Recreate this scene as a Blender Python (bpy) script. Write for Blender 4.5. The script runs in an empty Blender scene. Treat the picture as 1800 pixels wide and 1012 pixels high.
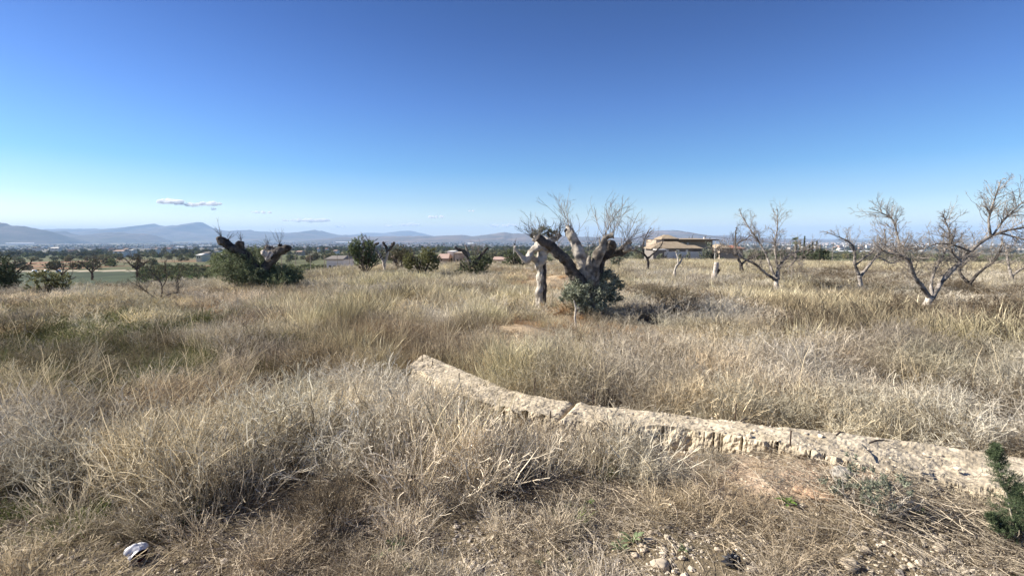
import bpy, math, random
import numpy as np
from mathutils import noise as mnoise, Vector

random.seed(7)
RNG = np.random.default_rng(11)
SC = bpy.context.scene
COL = SC.collection

# ------------------------------------------------------------------ camera, world, sun, exposure
F = 850.0            # focal length in photo pixels (1800 wide)
CX, CY, HY = 900.0, 506.0, 415.0
PITCH = math.atan((CY - HY) / F)
EYE = 1.65
cam_data = bpy.data.cameras.new('camera')
cam_data.sensor_width = 36.0
cam_data.lens = 36.0 * F / 1800.0
cam_data.clip_start = 0.05
cam_data.clip_end = 120000.0
cam = bpy.data.objects.new('camera', cam_data)
cam.location = (0, 0, EYE)
cam.rotation_euler = (math.pi / 2 - PITCH, 0, 0)
COL.objects.link(cam)
SC.camera = cam

SUN_EL = math.radians(34)
SUN_AZ = math.radians(-84)       # from +Y (view direction) towards -X (left)
world = bpy.data.worlds.new('World')
SC.world = world
world.use_nodes = True
wn, wl = world.node_tree.nodes, world.node_tree.links
wn.clear()
sky = wn.new('ShaderNodeTexSky')
sky.sky_type = 'NISHITA'
sky.sun_disc = False
sky.sun_elevation = SUN_EL
sky.sun_rotation = SUN_AZ
sky.altitude = 300
sky.air_density = 1.0
sky.dust_density = 0.6
sky.ozone_density = 2.0
bg = wn.new('ShaderNodeBackground')
bg.inputs['Strength'].default_value = 0.15
wo = wn.new('ShaderNodeOutputWorld')
# deeper blue with height, as the photograph's clear winter sky has (the same all round)
tcw = wn.new('ShaderNodeTexCoord'); sxw = wn.new('ShaderNodeSeparateXYZ'); wl.new(tcw.outputs['Generated'], sxw.inputs[0])
rmp = wn.new('ShaderNodeValToRGB'); wl.new(sxw.outputs['Z'], rmp.inputs[0])
for i_, (p_, c_) in enumerate([(0.0, (.64, .655, .66)), (0.07, (.34, .425, .53)), (0.13, (.205, .35, .50)), (0.245, (.165, .275, .475)), (0.36, (.12, .205, .385)), (0.5, (.08, .15, .29))]):
    e_ = rmp.color_ramp.elements[i_] if i_ < 2 else rmp.color_ramp.elements.new(p_)
    e_.position = p_; e_.color = (*c_, 1)
mxw = wn.new('ShaderNodeMix'); mxw.data_type = 'RGBA'; mxw.blend_type = 'MULTIPLY'; mxw.inputs[0].default_value = 1.0
wl.new(sky.outputs[0], mxw.inputs[6]); wl.new(rmp.outputs[0], mxw.inputs[7])
wl.new(mxw.outputs[2], bg.inputs[0])
wl.new(bg.outputs[0], wo.inputs[0])

sd = bpy.data.lights.new('sun', 'SUN')
sd.energy = 5.0
sd.angle = math.radians(0.5)
sd.color = (1.0, 0.93, 0.82)
sun = bpy.data.objects.new('sun', sd)
sdir = Vector((math.sin(SUN_AZ) * math.cos(SUN_EL), math.cos(SUN_AZ) * math.cos(SUN_EL), math.sin(SUN_EL)))
sun.rotation_euler = sdir.to_track_quat('Z', 'Y').to_euler()
sun.location = (-30, 5, 30)
COL.objects.link(sun)

SC.view_settings.view_transform = 'Standard'
SC.view_settings.look = 'None'
SC.view_settings.gamma = 1.0
SC.view_settings.use_curve_mapping = False
SC.view_settings.exposure = 1.03
SC.cycles.max_bounces = 6
SC.cycles.diffuse_bounces = 3
SC.cycles.transparent_max_bounces = 12
SC.cycles.volume_bounces = 4
SC.cycles.use_denoising = True

# ------------------------------------------------------------------ helpers
def vnoise(x, y, seed=0):
    x = np.asarray(x, float); y = np.asarray(y, float)
    xi = np.floor(x).astype(np.int64); yi = np.floor(y).astype(np.int64)
    fx = x - xi; fy = y - yi
    fx = fx * fx * (3 - 2 * fx); fy = fy * fy * (3 - 2 * fy)
    def h(a, b):
        n = (a * 374761393 + b * 668265263 + seed * 1442695041) & 0x7fffffff
        n = ((n ^ (n >> 13)) * 1274126177) & 0x7fffffff
        n = n ^ (n >> 16)
        return (n & 0xffff) / 65535.0
    a = h(xi, yi); b = h(xi + 1, yi); c = h(xi, yi + 1); d = h(xi + 1, yi + 1)
    return (a * (1 - fx) + b * fx) * (1 - fy) + (c * (1 - fx) + d * fx) * fy

def fbm(x, y, oct=4, seed=0):
    s = 0; a = 0.5; t = 0
    for i in range(oct):
        s = s + a * vnoise(x * 2 ** i + 17.3 * i, y * 2 ** i - 9.1 * i, seed + i)
        t += a; a *= 0.55
    return s / t

def ray(px, py):
    a = (px - CX) / F; b = (CY - py) / F
    c, s = math.cos(PITCH), math.sin(PITCH)
    return np.array([a, c + b * s, -s + b * c])

def at(px, py, D):
    """point where the line of sight of a photo pixel crosses the plane y = D"""
    r = ray(px, py)
    return np.array([0, 0, EYE]) + r * (D / r[1])

def proj(X, Y, Z):
    c, s = math.cos(PITCH), math.sin(PITCH)
    z = Z - EYE
    fwd = Y * c - z * s
    up = Y * s + z * c
    fwd = np.where(np.abs(fwd) < 1e-3, 1e-3, fwd)
    return CX + F * X / fwd, CY - F * up / fwd, fwd

SLOPE = 0.025
def edge_dist(x, y):
    t = np.arctan2(x, y)
    return np.interp(t, [-3.2, -2.2, -0.85, -0.62, -0.42, -0.3, 0.0, 0.2, 0.35, 0.8, 1.2, 2.4, 3.2],
                     [30, 26, 25, 26, 31, 42, 52, 58, 66, 74, 70, 50, 30])

FD = np.array([50, 100, 180, 300, 500, 1150, 2800, 6000, 10000, 60000.])
FZ = np.array([-9, -10, -12.2, -13.6, -18, -30, -58, -90, -107, -107.])
FR = np.array([-3.6, -4.4, -8, -12.5, -18, -30, -58, -90, -107, -107.])
BANK = []     # earth banked against the foot of the wall (x, y, reach, height above z=0)
MOUNDS = []   # filled below: (x, y, radius, height)
def H(x, y, fine=True):
    x = np.asarray(x, float); y = np.asarray(y, float)
    d = np.hypot(x, y) + 1e-6
    e = edge_dist(x, y)
    t = np.arctan2(x, y)
    rt = np.clip((t - 0.14) / 0.14, 0, 1) * np.clip((1.6 - t) / 0.3, 0, 1)
    ld = np.log(np.maximum(d, 50))
    far = np.interp(ld, np.log(FD), FZ) * (1 - rt) + np.interp(ld, np.log(FD), FR) * rt
    near = -SLOPE * np.minimum(d, 90) * np.clip(y / d * 1.2, 0.3, 1)
    w = np.clip((d - e) / (0.55 * e), 0, 1)
    w = w * w * (3 - 2 * w)
    z = near * (1 - w) + far * w
    for (mx, my, mr, mh) in MOUNDS:
        z = z + mh * np.exp(-((x - mx) ** 2 + (y - my) ** 2) / (mr * mr))
    for (mx, my, mr, mh) in BANK:
        z = np.maximum(z, mh - 0.30 * np.maximum(np.hypot(x - mx, y - my) - mr, 0))
    if fine:
        f = np.clip(1 - (d - 80) / 60, 0, 1)
        z = z + f * (0.16 * (fbm(x / 4.5, y / 4.5, 3, 5) - 0.5) * np.clip((d - 1.5) / 5, 0, 1)
                     + 0.05 * (fbm(x / 0.6, y / 0.6, 3, 9) - 0.5))
        g = np.clip((d - 150) / 300, 0, 1)
        z = z + g * np.clip(d / 2500, 0.4, 1) * 6 * (fbm(x / 700 + 3, y / 700, 3, 21) - 0.5)
    return z

def hit(px, py, zoff=0.0):
    r = ray(px, py)
    t = np.exp(np.linspace(math.log(0.8), math.log(20000), 12000))
    X = r[0] * t; Y = r[1] * t; Z = EYE + r[2] * t
    g = H(X, Y) + zoff
    k = np.argmax(Z < g)
    if not (Z < g).any(): k = len(t) - 1
    return np.array([X[k], Y[k], g[k] - zoff])

for (px, py, mr, mh) in [(905, 592, 0.75, 0.22), (985, 500, 1.5, 0.45), (1040, 560, 1.2, 0.12), (830, 478, 2.6, 0.4),
                         (675, 480, 2.2, 0.35), (440, 505, 2.0, 0.2), (1420, 840, 0.55, 0.10)]:
    q = hit(px, py); MOUNDS.append((q[0], q[1], mr, mh))

# ---- materials
def mat(name, color=(0.5, 0.5, 0.5), rough=0.9, var=0.25, scale=8.0, bump=0.0, attr=None, inst=None,
        transl=0.0, spec=0.2, color2=None, mixscale=None, detail=6, contrast=(0.38, 0.62), metallic=0.0):
    m = bpy.data.materials.new(name); m.use_nodes = True
    n, l = m.node_tree.nodes, m.node_tree.links
    n.clear()
    out = n.new('ShaderNodeOutputMaterial')
    p = n.new('ShaderNodeBsdfPrincipled')
    p.inputs['Roughness'].default_value = rough
    p.inputs['Metallic'].default_value = metallic
    p.inputs['Specular IOR Level'].default_value = spec
    tc = n.new('ShaderNodeTexCoord')
    nz = n.new('ShaderNodeTexNoise'); nz.inputs['Scale'].default_value = scale
    nz.inputs['Detail'].default_value = detail; nz.inputs['Roughness'].default_value = 0.65
    l.new(tc.outputs['Object'], nz.inputs['Vector'])
    rgb = n.new('ShaderNodeRGB'); rgb.outputs[0].default_value = (*color, 1)
    cur = rgb.outputs[0]
    if color2 is not None:
        n2 = n.new('ShaderNodeTexNoise'); n2.inputs['Scale'].default_value = mixscale or scale * 0.4
        n2.inputs['Detail'].default_value = 5
        l.new(tc.outputs['Object'], n2.inputs['Vector'])
        mr = n.new('ShaderNodeMapRange'); mr.inputs[1].default_value = contrast[0]; mr.inputs[2].default_value = contrast[1]
        l.new(n2.outputs[0], mr.inputs[0])
        mx = n.new('ShaderNodeMix'); mx.data_type = 'RGBA'
        l.new(mr.outputs[0], mx.inputs[0]); l.new(cur, mx.inputs[6]); mx.inputs[7].default_value = (*color2, 1)
        cur = mx.outputs[2]
    if attr:
        a = n.new('ShaderNodeAttribute'); a.attribute_name = attr
        mx = n.new('ShaderNodeMix'); mx.data_type = 'RGBA'; mx.blend_type = 'MULTIPLY'; mx.inputs[0].default_value = 1
        l.new(cur, mx.inputs[6]); l.new(a.outputs['Color'], mx.inputs[7]); cur = mx.outputs[2]
    if inst:
        a = n.new('ShaderNodeAttribute'); a.attribute_type = 'INSTANCER'; a.attribute_name = inst
        mx = n.new('ShaderNodeMix'); mx.data_type = 'RGBA'; mx.blend_type = 'MULTIPLY'; mx.inputs[0].default_value = 1
        l.new(cur, mx.inputs[6]); l.new(a.outputs['Vector'], mx.inputs[7]); cur = mx.outputs[2]
    mr = n.new('ShaderNodeMapRange'); mr.inputs[1].default_value = 0.3; mr.inputs[2].default_value = 0.7
    mr.inputs[3].default_value = 1 - var; mr.inputs[4].default_value = 1 + var
    l.new(nz.outputs[0], mr.inputs[0])
    mv = n.new('ShaderNodeMix'); mv.data_type = 'RGBA'; mv.blend_type = 'MULTIPLY'; mv.inputs[0].default_value = 1
    l.new(cur, mv.inputs[6]); l.new(mr.outputs[0], mv.inputs[7]); cur = mv.outputs[2]
    l.new(cur, p.inputs['Base Color'])
    if bump:
        b = n.new('ShaderNodeBump'); b.inputs['Strength'].default_value = 1.0; b.inputs['Distance'].default_value = bump
        l.new(nz.outputs[0], b.inputs['Height']); l.new(b.outputs[0], p.inputs['Normal'])
    if transl:
        t = n.new('ShaderNodeBsdfTranslucent'); l.new(cur, t.inputs[0])
        ms = n.new('ShaderNodeMixShader'); ms.inputs[0].default_value = transl
        l.new(p.outputs[0], ms.inputs[1]); l.new(t.outputs[0], ms.inputs[2]); l.new(ms.outputs[0], out.inputs[0])
    else:
        l.new(p.outputs[0], out.inputs[0])
    return m

def build(name, V, Fa, material=None, parent=None, smooth=False, attrs=None, link=True):
    """V (n,3); Fa: (m,k) int array or list of such arrays"""
    me = bpy.data.meshes.new(name)
    if not isinstance(Fa, list): Fa = [Fa]
    Fa = [np.asarray(f, np.int32) for f in Fa if len(f)]
    V = np.asarray(V, np.float32)
    loops = np.concatenate([f.ravel() for f in Fa]); tot = np.concatenate([np.full(len(f), f.shape[1], np.int32) for f in Fa])
    start = np.concatenate([[0], np.cumsum(tot)[:-1]]).astype(np.int32)
    me.vertices.add(len(V)); me.vertices.foreach_set('co', V.ravel())
    me.loops.add(len(loops)); me.loops.foreach_set('vertex_index', loops)
    me.polygons.add(len(tot)); me.polygons.foreach_set('loop_start', start); me.polygons.foreach_set('loop_total', tot)
    me.polygons.foreach_set('use_smooth', np.full(len(tot), bool(smooth)))
    if attrs:
        for k, a in attrs.items():
            a = np.asarray(a, np.float32)
            if a.ndim == 1: a = np.repeat(a[:, None], 3, 1)
            at_ = me.attributes.new(k, 'FLOAT_COLOR', 'POINT')
            at_.data.foreach_set('color', np.concatenate([a, np.ones((len(a), 1), np.float32)], 1).ravel())
    me.update(calc_edges=True)
    if material: me.materials.append(material)
    o = bpy.data.objects.new(name, me)
    if link: COL.objects.link(o)
    if parent is not None: put(o, parent)
    return o

def put(o, parent):
    """child keeps the world coordinates its mesh was built in"""
    me = o.data
    co = np.empty(len(me.vertices) * 3, np.float32); me.vertices.foreach_get('co', co)
    co = co.reshape(-1, 3) - np.array(parent.location, np.float32)
    me.vertices.foreach_set('co', co.ravel()); me.update()
    o.parent = parent

def thing(name, loc, label, cat, group=None):
    e = bpy.data.objects.new(name, None); e.location = loc; e.empty_display_size = 0.2
    COL.objects.link(e); tag(e, label, cat, group)
    return e

def tag(o, label=None, cat=None, group=None, kind=None):
    if label: o['label'] = label
    if cat: o['category'] = cat
    if group: o['group'] = group
    if kind: o['kind'] = kind
    return o

class G:
    """collects geometry for one mesh"""
    def __init__(s): s.V = []; s.F = []; s.T = []; s.n = 0
    def add(s, V, Fs, tone=1.0):
        if not isinstance(Fs, list): Fs = [Fs]
        s.V.append(np.asarray(V, float)); s.F += [np.asarray(f) + s.n for f in Fs if len(f)]
        t = np.asarray(tone, float)
        if t.ndim == 0: t = np.full(len(V), float(t))
        s.T.append(t); s.n += len(V); return s
    def make(s, name, m=None, parent=None, smooth=False, link=True):
        byk = {}
        for f in s.F: byk.setdefault(f.shape[1], []).append(f)
        return build(name, np.concatenate(s.V), [np.concatenate(v) for v in byk.values()], m, parent, smooth,
                     {'tone': np.concatenate(s.T)}, link)

BOXF = np.array([[0, 3, 2, 1], [4, 5, 6, 7], [0, 1, 5, 4], [1, 2, 6, 5], [2, 3, 7, 6], [3, 0, 4, 7]])
def box(x0, x1, y0, y1, z0, z1, rot=0, c=None):
    V = np.array([[x0, y0, z0], [x1, y0, z0], [x1, y1, z0], [x0, y1, z0], [x0, y0, z1], [x1, y0, z1], [x1, y1, z1], [x0, y1, z1]], float)
    if rot:
        c = c if c is not None else ((x0 + x1) / 2, (y0 + y1) / 2)
        a, b = V[:, 0] - c[0], V[:, 1] - c[1]
        V[:, 0] = c[0] + a * math.cos(rot) - b * math.sin(rot); V[:, 1] = c[1] + a * math.sin(rot) + b * math.cos(rot)
    return V, BOXF

def norm(v): return v / (np.linalg.norm(v, axis=-1, keepdims=True) + 1e-9)

def tubes(P, R, sides=2, rng=RNG):
    """P (n,k,3) polylines, R (n,k) radii -> verts, quads, id per vert"""
    n, k, _ = P.shape
    T = np.empty_like(P); T[:, 1:-1] = P[:, 2:] - P[:, :-2]; T[:, 0] = P[:, 1] - P[:, 0]; T[:, -1] = P[:, -1] - P[:, -2]
    T = norm(T)
    ch = norm(P[:, -1] - P[:, 0])
    ref = rng.normal(size=(n, 3)); ref = norm(ref - (ref * ch).sum(-1, keepdims=True) * ch)
    U = norm(np.cross(T, ref[:, None, :])); W = np.cross(T, U)
    if sides == 2:
        V = np.stack([P - U * R[..., None], P + U * R[..., None]], 2)
    else:
        a = np.arange(sides) * 2 * math.pi / sides
        V = P[:, :, None, :] + (U[:, :, None, :] * np.cos(a)[None, None, :, None] + W[:, :, None, :] * np.sin(a)[None, None, :, None]) * R[:, :, None, None]
    ids = np.repeat(np.arange(n), k * sides)
    base = (np.arange(n) * k * sides)[:, None, None] + (np.arange(k - 1) * sides)[None, :, None]
    if sides == 2:
        q = np.stack([base + 0, base + 1, base + 3, base + 2], -1).reshape(-1, 4)
    else:
        j = np.arange(sides)[None, None, :]; j2 = (j + 1) % sides
        q = np.stack([base + j, base + j2, base + sides + j2, base + sides + j], -1).reshape(-1, 4)
    return V.reshape(-1, 3), q, ids

def grow(P0, D, L, k=5, wig=0.15, up=0.0, rng=RNG):
    n = len(P0); P = np.empty((n, k, 3)); P[:, 0] = P0; d = norm(D); st = (L / (k - 1))[:, None]
    for i in range(1, k):
        d = norm(d + rng.normal(size=(n, 3)) * wig + np.array([0, 0, up]))
        P[:, i] = P[:, i - 1] + d * st
    return P

def spawn(P, m, ang, lo=0.2, hi=1.0, rng=RNG, outward=None):
    """m children per polyline: start points, directions"""
    n, k, _ = P.shape
    s = rng.uniform(lo, hi, (n, m)) * (k - 1); i = np.minimum(s.astype(int), k - 2); f = (s - i)[..., None]
    idx = np.arange(n)[:, None]
    A = P[idx, i]; B = P[idx, i + 1]
    S = A + (B - A) * f; T = norm(B - A)
    r = rng.normal(size=T.shape); r = norm(r - (r * T).sum(-1, keepdims=True) * T)
    a = rng.uniform(ang * 0.6, ang * 1.3, (n, m, 1))
    Dn = T * np.cos(a) + r * np.sin(a)
    return S.reshape(-1, 3), Dn.reshape(-1, 3), (s / (k - 1)).reshape(-1)

def leaves(P, L, W, rng=RNG, up=0.3, tone=(0.6, 1.3)):
    n = len(P)
    d = rng.normal(size=(n, 3)); d[:, 2] += up; d = norm(d)
    r = rng.normal(size=(n, 3)); s = norm(np.cross(d, r)); nn = np.cross(d, s)
    L = L * rng.uniform(0.6, 1.3, (n, 1)); W = W * rng.uniform(0.7, 1.2, (n, 1))
    V = np.stack([P, P + d * L * 0.5 + s * W + nn * W * 0.4, P + d * L, P + d * L * 0.5 - s * W + nn * W * 0.4], 1).reshape(-1, 3)
    q = (np.arange(n) * 4)[:, None] + np.array([[0, 1, 2, 3]])
    t = np.repeat(rng.uniform(*tone, n), 4)
    return V, q, t

def spline(pts, n):
    pts = np.asarray(pts, float); k = len(pts)
    if k == 2: 
        t = np.linspace(0, 1, n)[:, None]; return pts[0] * (1 - t) + pts[1] * t
    P = np.concatenate([[2 * pts[0] - pts[1]], pts, [2 * pts[-1] - pts[-2]]])
    out = []
    for u in np.linspace(0, k - 1, n):
        i = min(int(u), k - 2); t = u - i
        p0, p1, p2, p3 = P[i], P[i + 1], P[i + 2], P[i + 3]
        out.append(0.5 * ((2 * p1) + (-p0 + p2) * t + (2 * p0 - 5 * p1 + 4 * p2 - p3) * t * t + (-p0 + 3 * p1 - 3 * p2 + p3) * t ** 3))
    return np.array(out)

def limb_mesh(path, radii, sides=14, rings=30, gnarl=0.22, fr=5.0, cap=True, seed=0):
    """thick gnarled limb with furrowed bark"""
    pr = spline(np.concatenate([np.asarray(path, float), np.asarray(radii, float)[:, None]], 1), rings)
    P, R = pr[:, :3], np.maximum(pr[:, 3], 0.004)
    if cap:
        P = np.concatenate([P, P[-1:] + (P[-1] - P[-2]) * 0.15, P[-1:] + (P[-1] - P[-2]) * 0.02])
        R = np.concatenate([R, [R[-1] * 0.72, R[-1] * 0.05]])
    V, q, _ = tubes(P[None], R[None], sides, np.random.default_rng(seed))
    C = np.repeat(P, sides, 0); rr = np.repeat(R, sides)
    out = V.copy()
    for i in range(len(V)):
        d = V[i] - C[i]; v = Vector(V[i] * fr + seed * 3.1)
        vv = Vector((V[i][0] * fr * 3.2, V[i][1] * fr * 3.2, V[i][2] * fr * 0.8)) + Vector((seed, 0, 0))
        f = 1 + gnarl * mnoise.noise(v) * 1.5 + gnarl * 0.9 * mnoise.noise(vv) + gnarl * 0.8 * abs(mnoise.noise(v * 2.7)) + gnarl * 0.5 * mnoise.noise(vv * 2.3)
        out[i] = C[i] + d * f
    return out, q

BARK_GREY = mat('bark_grey', (0.52, 0.47, 0.40), 0.95, 0.4, 14, 0.03, color2=(0.16, 0.135, 0.11), mixscale=7, contrast=(0.48, 0.7))
BARK_MID = mat('bark_mid', (0.36, 0.32, 0.265), 0.95, 0.5, 14, 0.03, color2=(0.10, 0.085, 0.07), mixscale=5)
BARK_DARK_AND_SHADE = mat('bark_dark_and_shade', (0.13, 0.112, 0.095), 0.95, 0.5, 14, 0.03, color2=(0.045, 0.038, 0.034), mixscale=5)  # dark bark; backlit and shaded pollard limbs have their shade in this colour
BARK_ALM = mat('bark_almond', (0.36, 0.32, 0.28), 0.95, 0.4, 18, 0.02, color2=(0.11, 0.095, 0.08), mixscale=6, contrast=(0.42, 0.62))
BARK_PALE = mat('bark_pale', (0.55, 0.49, 0.42), 0.95, 0.3, 14, 0.02, color2=(0.28, 0.22, 0.18), mixscale=9, contrast=(0.5, 0.7))
TWIG_DARK = mat('twig_dark', (0.085, 0.07, 0.06), 0.9, 0.3, 20)
TWIG_GREY = mat('twig_grey', (0.27, 0.235, 0.20), 0.9, 0.3, 20, attr='tone')
LEAF_OLIVE = mat('leaf_olive', (0.17, 0.195, 0.10), 0.6, 0.3, 3, attr='tone', transl=0.25, spec=0.35)
LEAF_GREYG = mat('leaf_greygreen', (0.235, 0.25, 0.175), 0.55, 0.3, 3, attr='tone', transl=0.2, spec=0.5)
LEAF_GREEN = mat('leaf_green', (0.155, 0.19, 0.085), 0.6, 0.3, 3, attr='tone', transl=0.3, spec=0.35)
LEAF_YEL = mat('leaf_yellowgreen', (0.19, 0.19, 0.08), 0.6, 0.35, 3, attr='tone', transl=0.3, spec=0.3)
LEAF_DARK = mat('leaf_dark', (0.095, 0.115, 0.06), 0.6, 0.3, 3, attr='tone', transl=0.2, spec=0.3)
LEAF_BROWNG = mat('leaf_browngreen', (0.18, 0.165, 0.10), 0.7, 0.35, 3, attr='tone', transl=0.2, spec=0.3)

# ------------------------------------------------------------------ the wall path (needed by the ground cover too)
WTOP = 0.20
wp = [((715, 639), (745, 622)), ((757, 664), (795, 641)), ((802, 688), (845, 664)), ((850, 704), (895, 683)), ((905, 717), (945, 697)),
      ((968, 731), (1000, 706)), ((1040, 741), (1075, 714)), ((1130, 748), (1150, 722)), ((1230, 758), (1240, 733)), ((1330, 771), (1345, 746)),
      ((1430, 787), (1445, 757)), ((1530, 812), (1535, 771)), ((1640, 835), (1640, 782)), ((1760, 862), (1745, 795)), ((1900, 890), (1870, 812))]
WF = np.array([hit(a[0], a[1], WTOP) for a, b in wp]); WB = np.array([hit(b[0], b[1], WTOP) for a, b in wp])
WC = (WF + WB) / 2
WCs = spline(WC, 80)
for i_ in range(8, len(WF)):
    o_ = norm((WF[i_] - WB[i_]) * [1, 1, 0]); k_ = min(1, (i_ - 7) / 4)
    for f_ in (0, .5):
        c_ = WF[i_] if f_ == 0 or i_ == len(WF) - 1 else (WF[i_] + WF[i_ + 1]) / 2
        BANK.append((c_[0] + o_[0] * .10, c_[1] + o_[1] * .10, 0.07, c_[2] + 0.02 + 0.115 * k_))
def wall_dist(x, y):
    d = np.full(np.shape(x), 1e9)
    for c in WCs: d = np.minimum(d, np.hypot(x - c[0], y - c[1]))
    return d

# ------------------------------------------------------------------ vegetation zones (in photo terms, then scattered on the ground)
# species: 0 yellow straw, 1 tan straw, 2 grey twig shrub, 3 green low, 4 dark brown shrub, 5 rust, 6 olive mat ; last = density, height
Z = [
 (50,520,{1:.5,2:.5},1,.8),(150,500,{2:.8,1:.2},1,.8),(230,490,{0:1},1,.8),(330,505,{2:.6,1:.4},1,.8),(400,540,{1:.5,2:.2,5:.3},1,.8),(100,560,{1:.6,0:.2,6:.3},1,.8),
 (60,610,{6:.7,1:.2,4:.1},1.1,.8),(200,590,{6:.65,1:.25,2:.1},1.1,.8),(120,650,{6:.65,4:.25,1:.1},1.2,.8),(210,640,{6:.6,4:.2,1:.2},1.1,.8),(280,600,{6:.5,1:.3,4:.2},1.1,.8),(90,690,{6:.5,4:.3,1:.2},1.1,.7),(200,700,{6:.4,4:.3,1:.3},1,.7),(450,640,{6:.4,4:.2,1:.4},1,.7),(560,650,{1:.6,6:.3,4:.1},1,.8),(310,640,{6:.6,1:.3,4:.1},1.1,.8),(380,680,{6:.4,1:.4,2:.2},1,.8),(30,560,{6:.5,1:.5},1.1,.8),(340,575,{6:.5,1:.5},1,.8),(40,705,{1:.8,6:.2},1,.8),(150,715,{3:.5,4:.3,6:.2},.6,.5),
 (260,680,{6:.6,3:.3,2:.2},1,.8),(60,770,{2:.7,3:.3},1,.8),(120,810,{2:.6,4:.4},1.2,.9),(60,860,{2:.4,4:.3,3:.3},1,.8),(40,930,{3:.6,6:.2,1:.2},1.1,.7),(160,965,{3:.5,1:.3,4:.2},1.0,.55),(60,1000,{3:.5,1:.5},.9,.5),(400,985,{3:.3,1:.5,4:.2},.7,.4),
 (250,790,{1:.6,2:.3},1.1,.9),(350,730,{1:.7,2:.3},1.1,.9),(300,860,{1:1},1.4,1),(400,840,{1:.9,2:.1},1.4,1),(460,690,{4:1},.5,.5),(500,770,{2:.4,1:.6},1.3,1),
 (540,835,{2:.6,4:.4},1.1,.9),(650,790,{1:.7,2:.3},1.3,.9),(620,710,{1:.6,2:.4},1.2,.8),(700,850,{1:.8,4:.2},1.2,.9),(600,890,{1:.5,4:.3,3:.2},.9,.7),(800,810,{0:.3,1:.7},1.3,.9),
 (900,840,{1:.9,3:.1},1.2,.9),(1000,810,{1:.8,2:.2},1.2,.8),(1100,830,{1:.7,2:.2,3:.1},1.1,.8),(1200,830,{2:.6,1:.4},1,.7),(1300,860,{1:.6,2:.3,3:.1},.85,.5),(1420,845,{1:.5,2:.3,5:.2},.4,.4),
 (1560,870,{2:.6,3:.2,1:.2},.9,.5),(1700,890,{1:.6,2:.3,3:.1},.75,.45),(1250,905,{1:.7,3:.2,4:.1},.8,.4),(1450,910,{1:.5,4:.2,3:.3},.75,.35),(1600,930,{1:.7,3:.2},.7,.35),(1000,900,{1:.7,3:.3},.5,.45),(800,910,{1:.7,3:.3},.7,.45),(500,930,{1:.5,4:.3,3:.3},.7,.45),
 (300,950,{1:.6,3:.4},.8,.45),(900,985,{3:.5,1:.3,4:.2},.24,.26),(1100,960,{3:.5,1:.3,4:.2},.22,.26),(600,990,{3:.4,1:.4,4:.2},.4,.3),(1300,985,{3:.4,1:.6},.32,.28),(1650,985,{1:.8,3:.2},.5,.3),
 (500,640,{1:.6,6:.4},1,.85),(620,620,{0:.8,1:.2},1,.85),(640,560,{0:.8,1:.2},1,.85),(560,600,{1:.8,0:.2},1,.8),(430,600,{6:.4,1:.6},1,.8),(700,520,{0:.45,2:.35,1:.2},1,.8),
 (600,500,{0:.5,2:.5},1,.75),(760,500,{2:.5,0:.5},1,.7),(850,530,{0:.6,2:.4},1,.7),(800,575,{0:.5,1:.2,2:.3},1,.8),(700,600,{1:.6,0:.4},1,.8),(780,615,{1:.8,6:.2},1,.7),
 (915,585,{5:.4,1:.4,0:.2},.38,.45),(960,600,{5:.5,1:.4},.5,.5),(985,500,{5:.3,1:.5,0:.2},.35,.45),(850,640,{1:.7,0:.3},1,.75),(910,655,{0:.5,2:.4,3:.1},1,.8),(1000,640,{2:.7,0:.3},1.1,.85),(1100,650,{2:1},1.2,.9),
 (1050,580,{5:.7,1:.3},.9,.5),(1130,600,{1:.5,5:.3,2:.2},.9,.55),(1160,540,{4:.7,2:.3},1.2,.9),(1210,560,{4:.3,6:.3,2:.4},1.1,.8),(1235,525,{2:.5,1:.4,4:.1},1,.7),(1290,530,{0:.6,2:.4},1,.8),(1095,545,{2:.6,1:.4},1,.7),(1200,505,{2:.7,0:.3},1,.7),(1270,580,{2:.5,1:.5},1,.8),(480,540,{1:.7,0:.3},1,.8),(560,550,{0:.4,1:.4,2:.2},1,.8),(680,560,{0:.4,1:.5,2:.1},1,.8),(1100,500,{2:.5,0:.5},1,.7),(1190,485,{2:.7,0:.3},1,.7),
 (1250,462,{0:1},1,.8),(1350,468,{0:.8,2:.2},1,.7),(1450,460,{0:1},1,.8),(1600,460,{0:1},1,.8),(1750,460,{0:1},1,.8),(1450,490,{2:.5,4:.5},1,.7),(1550,505,{2:.6,4:.3,0:.1},1,.7),
 (1350,530,{0:.9,2:.1},1,.7),(1450,555,{0:.9,1:.2},1,.8),(1600,590,{0:.6,6:.2,4:.2},1,.8),(1720,545,{4:.5,2:.4},1,.7),(1640,500,{2:.7,4:.3},1,.7),(1780,500,{2:.7,0:.3},1,.7),(1780,600,{6:.4,4:.3,0:.3},1,.8),
 (1300,610,{4:.4,1:.4,2:.2},1,.85),(1400,600,{4:.4,1:.3,0:.3},1,.85),(1300,690,{1:.6,2:.4},1.2,.9),(1450,670,{2:.8,1:.2},1.2,.9),(1600,660,{2:.9,1:.1},1.2,.9),(1720,690,{2:.8,5:.2},1.2,.9),
 (1500,730,{2:.6,1:.3,3:.2},1.1,.8),(1660,745,{2:.7,4:.3},1.1,.8),(1790,740,{2:.7,4:.3},1,.8),(450,500,{1:.6,2:.4},1,.7),(300,540,{2:.5,1:.5},1,.7),(20,500,{2:.8,1:.2},1,.7),
]
ZA = np.array([[z[0], z[1]] for z in Z], float)
NS = 7
ZW = np.zeros((len(Z), NS)); ZD = np.array([z[3] for z in Z]); ZH = np.array([z[4] for z in Z])
for i, z in enumerate(Z):
    for k, v in z[2].items(): ZW[i, k] = v
ZW = ZW / ZW.sum(1, keepdims=True)
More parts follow.
